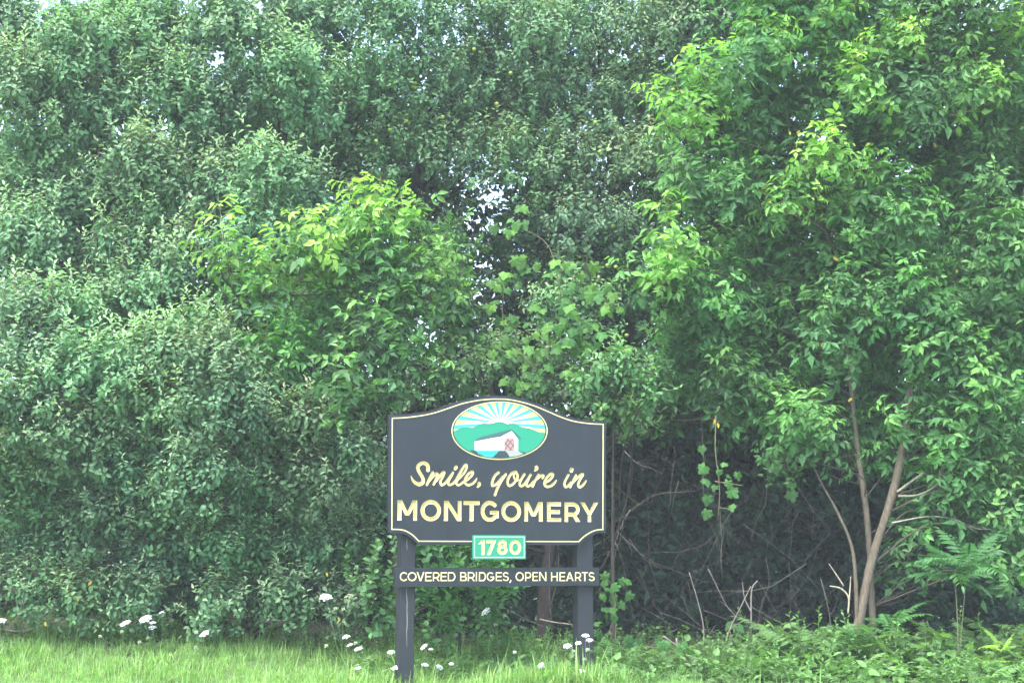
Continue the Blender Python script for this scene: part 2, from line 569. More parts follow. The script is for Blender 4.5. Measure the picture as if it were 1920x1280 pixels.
def build_board():
    top = spline([Z1(*p) for p in outline_px[:17]], 4)
    rest = [Z1(*p) for p in outline_px[17:]]
    right = spline(rest[:6], 3); left = spline(rest[6:], 1)
    lft = spline(rest[6:], 1)
    scoopL = spline(rest[6:], 3)
    poly = [tuple(p) for p in top] + [tuple(p) for p in right] + [tuple(p) for p in [rest[6]]] + [tuple(p) for p in spline(rest[6:], 3)][1:]
    # dedupe
    out = []
    for p in poly:
        if not out or math.hypot(p[0] - out[-1][0], p[1] - out[-1][1]) > 0.003: out.append(p)
    poly = out
    hx0, hz0 = Z1(165, 1100); hx1, hz1 = Z1(1760, 590)
    hole = [(hx0, hz0), (hx1, hz0), (hx1, hz1), (hx0, hz1)]
    board = prism('board', poly, YB0, YB1, M_PAINT, sign, hole=hole)
    # --- lettering
    gl = []
    xb = [(745.5, 782.4), (788.6, 827), (832.7, 865.3), (869.2, 899.2), (901.2, 935.2), (940, 976.8), (983, 1017.3), (1025.3, 1051.5), (1058.2, 1087.3), (1088.2, 1121.4)]
    for ch, (a, b) in zip('MONTGOMERY', xb):
        tp, bt = 936.7 + 5.2 * (a - 745) / 376, 975.0 + 3.2 * (a - 745) / 376
        x0, zt = S(a, tp, YB0); x1, _ = S(b, tp, YB0); _, zb = S((a + b) / 2, bt, YB0)
        if ch in 'OG': zt += .004; zb -= .004
        gl.append(glyph(ch, x0, x1, zb, zt, 7.2 * PXM))

    def A(pts, w, s=11.294, ox=760, oy=855):
        q = []
        for p in pts:
            x, z = S(ox + p[0] / s, oy + p[1] / s, YB0)
            q.append((x, z, (p[2] if len(p) > 2 else w) / s * PXM * 0.92))
        q = spline(q, 5)
        return ('l', [(a, b) for a, b, c in q], [c for a, b, c in q])

    def B(pts, w=50): return A(pts, w, 9.6, 910, 855)
    gl.append([A([(122, 415, 18), (150, 490, 50), (210, 557, 70), (290, 588, 82), (358, 565, 82), (380, 510, 76), (355, 430, 74), (300, 340, 74), (262, 250, 74),
                  (290, 178, 74), (370, 140, 74), (448, 165, 80), (482, 230, 84), (480, 292, 80)], 75)])
    gl.append([A([(578, 335), (530, 430), (455, 600)], 56), A([(500, 520), (560, 450), (640, 370), (682, 375), (670, 430), (600, 592)], 54),
               A([(650, 520), (725, 420), (795, 345), (822, 345), (790, 430), (745, 520), (745, 580), (780, 602), (835, 570), (885, 515)], 56)])
    gl.append([A([(885, 515), (950, 425), (1008, 342), (960, 435), (908, 530), (912, 585), (950, 602), (1010, 570), (1062, 515)], 54), A([(1075, 232, 80), (1058, 256, 80)], 80)])
    gl.append([A([(1062, 515), (1110, 430), (1190, 290), (1255, 190), (1290, 180), (1298, 230), (1262, 320), (1180, 420), (1100, 500), (1078, 560), (1112, 605), (1165, 590), (1230, 535)], 52)])
    gl.append([A([(1250, 525), (1330, 480), (1410, 395), (1432, 340), (1400, 328), (1335, 370), (1278, 450), (1258, 530), (1285, 585), (1340, 605), (1420, 578), (1478, 522, 48), (1512, 465, 25)], 54)])
    gl.append([A([(1562, 572, 78), (1565, 602, 72), (1528, 648, 36)], 60)])
    gl.append([B([(235, 290), (170, 350), (128, 440), (120, 510), (152, 522), (222, 478), (295, 395), (368, 322)]), B([(368, 322), (290, 435), (242, 520), (202, 610), (174, 692)])])
    gl.append([B([(545, 278), (470, 310), (412, 400), (400, 480), (430, 527), (490, 500), (555, 425), (578, 345), (548, 278)], 48), B([(548, 280), (512, 335), (522, 400), (565, 430), (605, 425)], 34)])
    gl.append([B([(702, 322), (640, 425), (615, 495), (642, 532), (685, 515), (755, 425), (812, 332)], 46), B([(812, 332), (760, 435), (735, 505), (765, 537), (815, 510), (862, 455)], 46)])
    gl.append([B([(918, 195, 70), (925, 222, 62), (890, 258, 30)])])
    gl.append([B([(958, 330), (900, 430), (850, 540)], 46), B([(885, 440), (950, 385), (1012, 342), (1045, 345), (1030, 388)], 44)])
    gl.append([B([(1062, 478), (1150, 428), (1212, 352), (1202, 312), (1150, 332), (1088, 405), (1062, 485), (1085, 532), (1132, 545), (1200, 518), (1252, 468, 40), (1275, 428, 24)], 48)])
    gl.append([B([(1495, 335), (1440, 430), (1420, 505), (1445, 547), (1485, 530), (1540, 470)], 46), B([(1556, 234, 74), (1545, 260, 72)], 72)])
    gl.append([B([(1630, 338), (1580, 440), (1525, 550)], 46), B([(1580, 465), (1660, 380), (1738, 322), (1752, 335), (1700, 425), (1668, 505), (1692, 552), (1742, 530), (1790, 475, 40), (1813, 436, 24)], 48)])
    V, F = carve(board, hx0, hx1, hz0, hz1, 0.0026, YB0, gl, 1.4)
    o = link('lettering_panel', mesh_np('lettering_panel', np.array(V), np.array(F), M_PAINT), board)
    # --- gold pinline, parallel to the edge
    P = np.array(poly)
    cen = P.mean(0)

    def inset(P, d):
        n = len(P); out = []
        e = np.roll(P, -1, 0) - P
        nr = np.stack([e[:, 1], -e[:, 0]], -1); nr = nr / np.linalg.norm(nr, axis=1, keepdims=True)
        if ((P + nr * 0.01 - cen) ** 2).sum() > ((P - cen) ** 2).sum(): nr = -nr
        for i in range(n):
            a, b = nr[i - 1], nr[i]
            k = d / max(0.35, (1 + a @ b)) 
            out.append(P[i] + (a + b) * k)
        return np.array(out)
    def band(P, d0, d1, y0, y1, mat, parent, name):
        a, b = inset(P, d0), inset(P, d1)
        n = len(P)
        V = np.concatenate([np.c_[a[:, 0], np.full(n, y0), a[:, 1]], np.c_[b[:, 0], np.full(n, y0), b[:, 1]],
                            np.c_[a[:, 0], np.full(n, y1), a[:, 1]], np.c_[b[:, 0], np.full(n, y1), b[:, 1]]])
        F = []
        for i in range(n):
            j = (i + 1) % n
            F += [(i, j, n + j, n + i), (i, i + 2 * n, j + 2 * n, j), (n + i, n + j, 3 * n + j, 3 * n + i)]
        return link(name, mesh_np(name, V, np.array(F), mat), parent)
    band(P, 0.0245, 0.0330, YB0 - .002, YB0 + .002, M_LINE, board, 'gold_line')

    # --- oval emblem
    y = YB0
    def E2(X, Y, yy=YB0): return S(820 + X / 8.348, 740 + Y / 8.348, YB0)
    def ell(f, n=72): return [E2(972 + 752 * f * math.cos(2 * math.pi * k / n), 560 + 455 * f * math.sin(2 * math.pi * k / n)) for k in range(n)]
    emblem = empty('emblem'); emblem.parent = sign
    out = np.array(ell(1.0))
    cen = out.mean(0)
    band(out, 0.0, 0.0075, y - .004, y + .002, M_LINE, emblem, 'gold_ring')
    fe = 0.955
    RX, RY = 752 * fe, 455 * fe
    prism('sky_panel', ell(fe), y - .003, y + .002, M_PRINT, emblem, C=(0.05, 0.34, 0.41))
    cnt = [0]
    def piece(name, pts, rgb, lift, grad=None):
        yy = y - .003 - lift
        pz = [E2(*p) for p in pts]
        tri = tessellate_polygon([[Vector((a, b, 0)) for a, b in pz]])
        V = np.array([(a, yy, b) for a, b in pz]); F = np.array([list(q) for q in tri])
        C = np.array([rgb] * len(V)) if grad is None else np.array(grad)
        link(name, mesh_np(name, V, F, M_PRINT, C), emblem)
    ccx, ccy = 985, 440
    def hit(a):
        dx, dy = math.cos(R(a)), -math.sin(R(a))
        ox, oy = (ccx - 972) / RX, (ccy - 560) / RY
        ex, ey = dx / RX, dy / RY
        A_, B_, C_ = ex * ex + ey * ey, 2 * (ox * ex + oy * ey), ox * ox + oy * oy - 1
        t = (-B_ + math.sqrt(B_ * B_ - 4 * A_ * C_)) / (2 * A_)
        return t * .998
    half = [(90, 5.5), (69, 5.8), (48, 5.6), (30, 4.8), (14.5, 4.2), (1, 3.6), (-11.5, 3.4)]
    rays = half + [(180 - a, h_) for a, h_ in half[1:]]
    for a, h_ in rays:
        pts = [(ccx, ccy)]; grad = [(0.6, 0.62, 0.50)]
        for q in (a - h_, a, a + h_):
            t = hit(q); pts.append((ccx + t * math.cos(R(q)), ccy - t * math.sin(R(q)))); grad.append((0.52, 0.45, 0.13))
        # inner points keep the pale centre small
        mid1 = (ccx + .45 * (pts[1][0] - ccx), ccy + .45 * (pts[1][1] - ccy)); mid2 = (ccx + .45 * (pts[3][0] - ccx), ccy + .45 * (pts[3][1] - ccy))
        pts = [pts[0], mid1, pts[1], pts[2], pts[3], mid2]
        grad = [grad[0], (0.60, 0.58, 0.34), grad[1], grad[2], grad[3], (0.60, 0.58, 0.34)]
        piece('sun_ray', pts, None, .0012, grad)
    disc = [(ccx + 95 * math.cos(q), ccy - 55 * math.sin(q)) for q in np.linspace(0, math.pi, 18)]
    piece('sun_glow', disc, (0.58, 0.60, 0.48), .0018)
    low = [(972 + RX * math.cos(q) * .998, 560 + RY * math.sin(q) * .998) for q in np.linspace(R(5), R(178), 40)]
    ridge = [(246, 577), (300, 555), (370, 520), (440, 515), (550, 518), (620, 485), (690, 455), (745, 450), (790, 470), (840, 462), (930, 427), (1010, 427), (1090, 467), (1200, 456),
             (1270, 482), (1330, 512), (1440, 531), (1510, 556), (1590, 590), (1688, 600)]
    piece('mountain', ridge + low, (0.018, 0.24, 0.135), .0032)
    rl = [(a, b - 3) for a, b in ridge] + [(a, b + 5) for a, b in ridge[::-1]]
    piece('ridge_line', rl, (0.05, 0.16, 0.10), .0042)
    piece('dark_bank', [(500, 866), (592, 866), (640, 925), (700, 957), (640, 955), (570, 915)], (0.035, 0.04, 0.05), .0042)
    piece('stream_bank', [(598, 866), (962, 866), (918, 925), (640, 925)], (0.02, 0.38, 0.30), .0046)
    piece('stream', [(690, 930), (900, 930), (852, 972), (760, 966)], (0.06, 0.50, 0.72), .0052)
    piece('bridge_side', [(577, 732), (985, 650), (985, 872), (582, 872)], (0.80, 0.80, 0.80), .0058)
    piece('bridge_front', [(988, 650), (1155, 562), (1258, 690), (1258, 878), (988, 872)], (0.80, 0.80, 0.80), .0058)
    piece('corner_line', [(980, 652), (989, 652), (989, 872), (980, 872)], (0.12, 0.35, 0.30), .0064)
    piece('bridge_roof', [(563, 714), (690, 655), (1158, 538), (1306, 678), (1285, 692), (1157, 566), (985, 656), (700, 698)], (0.05, 0.10, 0.10), .0070)
    piece('bridge_opening', [(1040, 872), (1040, 712), (1080, 672), (1170, 672), (1206, 712), (1206, 876)], (0.36, 0.22, 0.20), .0064)
    for (a, b, c_, d_) in [(1045, 862, 1180, 690), (1120, 872, 1204, 770), (1045, 740, 1160, 868), (1090, 690, 1204, 815), (1045, 790, 1110, 705)]:
        L = math.hypot(c_ - a, d_ - b); nx_, ny_ = -(d_ - b) / L * 8, (c_ - a) / L * 8
        piece('lattice_bar', [(a + nx_, b + ny_), (c_ + nx_, d_ + ny_), (c_ - nx_, d_ - ny_), (a - nx_, b - ny_)], (0.17, 0.09, 0.09), .0070)
    piece('rock_bank', [(960, 875), (1050, 875), (1090, 912), (1125, 972), (1020, 984), (862, 978), (925, 922)], (0.035, 0.04, 0.05), .0070)
    piece('gravel_road', [(1054, 876), (1258, 880), (1338, 920), (1250, 956), (1128, 972), (1092, 912)], (0.28, 0.30, 0.26), .0076)
    piece('dark_bank', [(1262, 878), (1400, 902), (1340, 936), (1338, 920)], (0.04, 0.07, 0.06), .0060)
    return band


band = build_board()


def build_frame():
    # posts
    for (a, b, lean) in ((749.5, 778.3, -0.006), (1083.7, 1113.0, 0.0)):
        x0, _ = S(a, 1150, -0.070); x1, _ = S(b, 1150, -0.070)
        zt = 1.62
        n = 9
        zz = np.linspace(-0.6, zt, n)
        V, F = [], []
        bev = .006
        for k, z in enumerate(zz):
            dx = lean * (1 - z / zt)
            ring = [(x0 + bev, -.07), (x1 - bev, -.07), (x1, -.07 + bev), (x1, .07 - bev), (x1 - bev, .07), (x0 + bev, .07), (x0, .07 - bev), (x0, -.07 + bev)]
            V += [(x + dx + rng.normal(0, .0008), y + rng.normal(0, .0008), z) for x, y in ring]
            if k:
                for j in range(8):
                    p, q = (k - 1) * 8 + j, (k - 1) * 8 + (j + 1) % 8
                    F.append((p, q, q + 8, p + 8))
        k = len(V); m = (n - 1) * 8
        F.append((m, m + 1, m + 6, m + 7)); F.append((m + 1, m + 2, m + 5, m + 6)); F.append((m + 2, m + 3, m + 4, m + 5))
        post = link('post', mesh_np('post', np.array(V), np.array(F), M_POST), sign)
        # drying cracks showing bare wood
        cw = plain_mat('bare_wood', (0.30, 0.29, 0.27), 0.9, 0.2, noise=.3) if 'bare_wood' not in bpy.data.materials else bpy.data.materials['bare_wood']
        if lean:
            for (px, y0, y1) in ((763, 1008, 1030), (762.6, 1101, 1212)):
                pts = [S(px + rng.normal(0, .35), yy, -.070) for yy in np.linspace(y0, y1, 9)]
                wd = .0018 * np.sin(np.linspace(.15, 3.0, 9)) + .0006
                V = [(x - w_, -.0712, z) for (x, z), w_ in zip(pts, wd)] + [(x + w_, -.0712, z) for (x, z), w_ in zip(pts, wd)]
                F = [(i, i + 1, i + 10, i + 9) for i in range(8)]
                link('crack', mesh_np('crack', np.array(V), np.array(F), cw), post)
    # crossbar
    yf, yb = -0.112, -0.072
    x0, z1 = S(740.5, 1064, yf); x1, z0 = S(1123.5, 1097, yf)
    gl = []
    xs = []
    for ch, a, b, o in [('C', 137, 275, 735), ('O', 283, 440, 735), ('V', 445, 580, 735), ('E', 598, 712, 735), ('R', 735, 855, 735), ('E', 875, 985, 735), ('D', 1005, 1140, 735),
                        ('B', 1228, 1345, 735), ('R', 1365, 1487, 735), ('I', 1507, 1530, 735), ('D', 1563, 1690, 735), ('G', 1705, 1838, 735), ('E', 1868, 1978, 735),
                        ('S', 120, 230, 930), (',', 245, 275, 930), ('O', 352, 500, 930), ('P', 525, 635, 930), ('E', 655, 755, 930), ('N', 778, 905, 930), ('H', 990, 1112, 930),
                        ('E', 1140, 1245, 930), ('A', 1260, 1395, 930), ('R', 1420, 1535, 930), ('T', 1545, 1650, 930), ('S', 1665, 1775, 930)]:
        u0, zt = S(o + a / 9.6, 1071.6, yf); u1, zb = S(o + b / 9.6, 1088.4, yf)
        gl.append(glyph(ch, u0, u1, zb, zt, 2.15 * PXM))
    bar = empty('crossbar'); bar.parent = sign
    V, F = carve(bar, x0, x1, z0, z1, 0.0019, yf, gl, 0.7)
    k = len(V)
    V += [(x0, yf, z0), (x1, yf, z0), (x1, yf, z1), (x0, yf, z1), (x0, yb, z0), (x1, yb, z0), (x1, yb, z1), (x0, yb, z1)]
    F += [(k, k + 4, k + 5, k + 1), (k + 1, k + 5, k + 6, k + 2), (k + 2, k + 6, k + 7, k + 3), (k + 3, k + 7, k + 4, k), (k + 4, k + 7, k + 6, k + 5)]
    link('bar_plank', mesh_np('bar_plank', np.array(V), np.array(F), M_PAINT), bar)
    # year plaque, hung over the lower edge of the board
    yf, yb = YB0 - 0.026, YB0 - 0.001
    x0, z1 = S(886.5, 1002.5, yf); x1, z0 = S(986, 1047.5, yf)
    gl = []
    for ch, a, b in (('1', 345, 530), ('7', 585, 885), ('8', 915, 1222), ('0', 1278, 1632)):
        u0, zt = S(875 + a / 16, 1011.4, yf); u1, zb = S(875 + b / 16, 1039.2, yf)
        gl.append(glyph(ch, u0, u1, zb, zt, 5.6 * PXM))
    pl = empty('year_plaque'); pl.parent = sign
    V, F = carve(pl, x0, x1, z0, z1, 0.0020, yf, gl, 1.15, 'digit')
    k = len(V)
    V += [(x0, yf, z0), (x1, yf, z0), (x1, yf, z1), (x0, yf, z1), (x0, yb, z0), (x1, yb, z0), (x1, yb, z1), (x0, yb, z1)]
    F += [(k, k + 4, k + 5, k + 1), (k + 1, k + 5, k + 6, k + 2), (k + 2, k + 6, k + 7, k + 3), (k + 3, k + 7, k + 4, k), (k + 4, k + 7, k + 6, k + 5)]
    link('plaque_panel', mesh_np('plaque_panel', np.array(V), np.array(F), M_GREEN), pl)
    P = [(x0, z0), (x1, z0), (x1, z1), (x0, z1)]
    d0, d1 = .011, .0175
    a = [(x0 + d0, z0 + d0), (x1 - d0, z0 + d0), (x1 - d0, z1 - d0), (x0 + d0, z1 - d0)]
    b = [(x0 + d1, z0 + d1), (x1 - d1, z0 + d1), (x1 - d1, z1 - d1), (x0 + d1, z1 - d1)]
    V = [(x, yf - .002, z) for x, z in a + b]
    link('border_line', mesh_np('border_line', np.array(V), np.array([(i, (i + 1) % 4, 4 + (i + 1) % 4, 4 + i) for i in range(4)]), M_PALE), pl)


build_frame()

# ================================================================== PLANTS
LEAF_F = np.array([(0, 1, 3), (1, 2, 3), (0, 3, 5), (5, 3, 4)])


def leaf_v(L, W, cup=0.12, droop=0.2, low=0.32, high=0.66, wl=1.0, wh=0.85):
    """base at the origin, tip along +Y, upper face to +Z"""
    return np.array([(0, 0, 0), (W / 2 * wl, low * L, cup * W - droop * L * low ** 2), (W / 2 * wh, high * L, cup * W - droop * L * high ** 2), (0, L, -droop * L),
                     (-W / 2 * wh, high * L, cup * W - droop * L * high ** 2), (-W / 2 * wl, low * L, cup * W - droop * L * low ** 2)])


def frame(y, up):
    """matrix whose +Y runs along y and whose +Z leans to up"""
    y = norm(y); x = norm(np.cross(y, up)); z = np.cross(x, y)
    return np.stack([x, y, z], -1)


class Leaf:
    """a leaf shape that is both merged into crowns and used as separate leaf objects"""
    def __init__(self, name, V, F, C, mat):
        self.V, self.F, self.C, self.mat, self.name = np.asarray(V, float), np.asarray(F), np.asarray(C, float), mat, name
        self._me = None

    def mesh(self):
        if self._me is None:
            self._me = mesh_np(self.name, self.V, self.F, self.mat, self.C)
        return self._me


class Shoot:
    """leaves = [(Leaf, 3x3 rotation*scale, position, rgb)]; stem = (V, F, rgb)"""
    def __init__(self, leaves, stem=None):
        self.leaves = leaves
        g = Geo()
        for lf, M, p, c in leaves:
            g.add(lf.V @ M.T + p, lf.F, lf.C * np.asarray(c))
        self.nl = g.n
        if stem is not None:
            g.add(*stem)
        self.V, self.F, self.C = g.arrays()


def one_leaf(name, mat, *a, **k):
    return Leaf(name, leaf_v(*a, **k), LEAF_F, np.ones((6, 3)), mat)


def scatter(geo, shoots, which, pos, rot, scale, tint):
    """merge many copies of the shoot shapes into geo"""
    for t, sh in enumerate(shoots):
        k = np.where(which == t)[0]
        if not len(k): continue
        n, m = len(k), len(sh.V)
        V = np.einsum('kij,mj->kmi', rot[k] * scale[k][:, None, None], sh.V) + pos[k][:, None, :]
        C = sh.C[None] * tint[k][:, None, :]
        F = sh.F[None] + (np.arange(n) * m)[:, None, None]
        geo.add(V.reshape(-1, 3), F.reshape(-1, 3), np.clip(C, 0, 1).reshape(-1, 3))


def axis_rot(a):
    """random roll about the axes a (k,3): local +Z -> a"""
    a = norm(a); n = len(a)
    r = norm(rng.normal(size=(n, 3)))
    x = norm(np.cross(a, r)); y = np.cross(a, x)
    return np.stack([x, y, a], -1)


# ---- shapes of the leaves and shoots
APPLE_OLD, APPLE_MID, APPLE_TIP = np.array((0.066, 0.146, 0.068)), np.array((0.100, 0.205, 0.090)), np.array((0.27, 0.39, 0.21))
apple_leaf = one_leaf('apple_leaf', M_APPLE, 0.069, 0.041, cup=.10, droop=.28)
apple_young = one_leaf('young_apple_leaf', M_APPLE, 0.060, 0.027, cup=.2, droop=.55)


def young_(t, tips): return max(0.0, (t - (1 - tips)) / tips) if tips > 0 else 0.0


def apple_shoot(L, n, tips, seed):
    r = np.random.default_rng(seed)
    lv = []
    bend = r.normal(0, .05, 2)
    for i in range(n):
        t = (i + .4) / n
        ph = i * 2.4 + r.normal(0, .3)
        el = R(-48 + 78 * t + 30 * young_(t, tips) + r.normal(0, 15))
        young = young_(t, tips)
        d = np.array((math.cos(ph) * math.cos(el), math.sin(ph) * math.cos(el), math.sin(el)))
        s = (1.12 - .42 * t) * r.uniform(.8, 1.18)
        p = np.array((bend[0] * t * t, bend[1] * t * t, L * t))
        c = (APPLE_OLD * (1 - t) + APPLE_MID * t) * r.uniform(.85, 1.18)
        c = c * (1 - young) + APPLE_TIP * young * r.uniform(.75, 1.1)
        up = np.array((0, 0, 1.0)) + r.normal(0, .25, 3)
        M = frame(d, up) * s
        lv.append((apple_young if young > .35 else apple_leaf, M, p + d * .012, c))
    V, F = tube([(0, 0, -.05), (bend[0] * .25, bend[1] * .25, L * .5), (bend[0], bend[1], L)], [.004, .003, .0015], 3)
    return Shoot(lv, (V, F, np.array((0.13, 0.11, 0.08))))


apple_shoots = [apple_shoot(.26, 14, .5, 1), apple_shoot(.32, 17, .45, 2), apple_shoot(.20, 12, .4, 3), apple_shoot(.36, 18, .55, 4), apple_shoot(.22, 13, .25, 5),
                apple_shoot(.09, 9, 0, 6), apple_shoot(.12, 10, 0, 7), apple_shoot(.07, 8, .1, 8), apple_shoot(.14, 11, 0, 9)]

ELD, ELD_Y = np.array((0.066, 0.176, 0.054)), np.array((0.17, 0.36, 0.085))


def leaflet_v(L, W, r):
    """pointed leaflet with a couple of coarse teeth"""
    k = leaf_v(L, W, .12, r.uniform(.12, .4), .34, .62, 1.0, .72 * r.uniform(.85, 1.15))
    k[1, 0] *= r.uniform(.85, 1.1); k[5, 0] *= r.uniform(.85, 1.1)
    return k


def compound(name, nleaf, seed, mat=M_ELDER, L0=.085):
    """opposite leaflets on a drooping stalk: base at origin, along +Y"""
    r = np.random.default_rng(seed)
    g = Geo()
    stalk = .055
    pos = [(0, stalk + .085, 0)]
    dirs = [np.array((0, 1, -.35))]
    pairs = (nleaf - 1) // 2
    for p in range(pairs):
        yb = stalk + .055 * p + .01
        for s in (-1, 1):
            pos.append((0, yb, -.01)); dirs.append(np.array((s * .95, .5 + r.normal(0, .15), -.35 + r.normal(0, .2))))
    for p, d in zip(pos, dirs):
        V = leaflet_v(L0 * r.uniform(.8, 1.2), L0 * .5 * r.uniform(.85, 1.2), r)
        M = frame(d + r.normal(0, .12, 3), np.array((0, .25, 1.0)) + r.normal(0, .2, 3))
        k = r.uniform(.85, 1.15)
        g.add(V @ M.T + np.array(p), LEAF_F, np.full((6, 3), k))
    V, F = tube([(0, 0, 0), (0, stalk + .085, -.005)], [.002, .001], 3)
    g.add(V, F, np.array((1.3, 1.1, .8)))
    return Leaf(name, *g.arrays(), mat)


elder_leaves = [compound('box_elder_leaf', n, 20 + i) for i, n in enumerate((5, 3, 5, 3, 5))]


def elder_shoot(L, nodes, bright, seed):
    r = np.random.default_rng(seed)
    lv = []
    for i in range(nodes):
        t = (i + .5) / nodes
        for s in (0, math.pi):
            ph = i * math.pi / 2 + s + r.normal(0, .35)
            el = R(-5 + 45 * t + r.normal(0, 14))
            d = np.array((math.cos(ph) * math.cos(el), math.sin(ph) * math.cos(el), math.sin(el)))
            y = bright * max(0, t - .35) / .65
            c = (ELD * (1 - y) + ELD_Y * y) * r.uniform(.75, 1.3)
            lv.append((elder_leaves[r.integers(len(elder_leaves))], frame(d, np.array((0, 0, 1.0)) + r.normal(0, .2, 3)) * (1.12 - .45 * t) * r.uniform(.85, 1.15), np.array((0, 0, L * t)), c))
    V, F = tube([(0, 0, -.05), (0, 0, L)], [.004, .002], 3)
    return Shoot(lv, (V, F, np.array((0.12, 0.14, 0.06))))


elder_shoots = [elder_shoot(.36, 4, .9, 31), elder_shoot(.28, 3, .7, 32), elder_shoot(.42, 5, 1.0, 33), elder_shoot(.25, 3, 0, 34), elder_shoot(.33, 4, .1, 35), elder_shoot(.2, 3, .2, 36)]

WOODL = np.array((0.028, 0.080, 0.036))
wood_leaf = Leaf('woodland_leaf', [(0, 0, 0), (.044, .065, .01), (0, .13, -.02), (-.044, .065, .01)], [(0, 1, 2), (0, 2, 3)], np.ones((4, 3)), M_BACK)


def wood_shoot(n, seed, rad=.2):
    r = np.random.default_rng(seed)
    lv = []
    for i in range(n):
        d = norm(r.normal(size=3) + np.array((0, 0, .2)))
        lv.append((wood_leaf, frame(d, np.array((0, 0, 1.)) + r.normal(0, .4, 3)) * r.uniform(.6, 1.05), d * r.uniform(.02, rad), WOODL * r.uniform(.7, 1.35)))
    return Shoot(lv)


wood_shoots = [wood_shoot(14, 51), wood_shoot(18, 52, .25), wood_shoot(12, 53)]

BARK_DK, BARK_LT = np.array((0.055, 0.045, 0.036)), np.array((0.135, 0.108, 0.076))


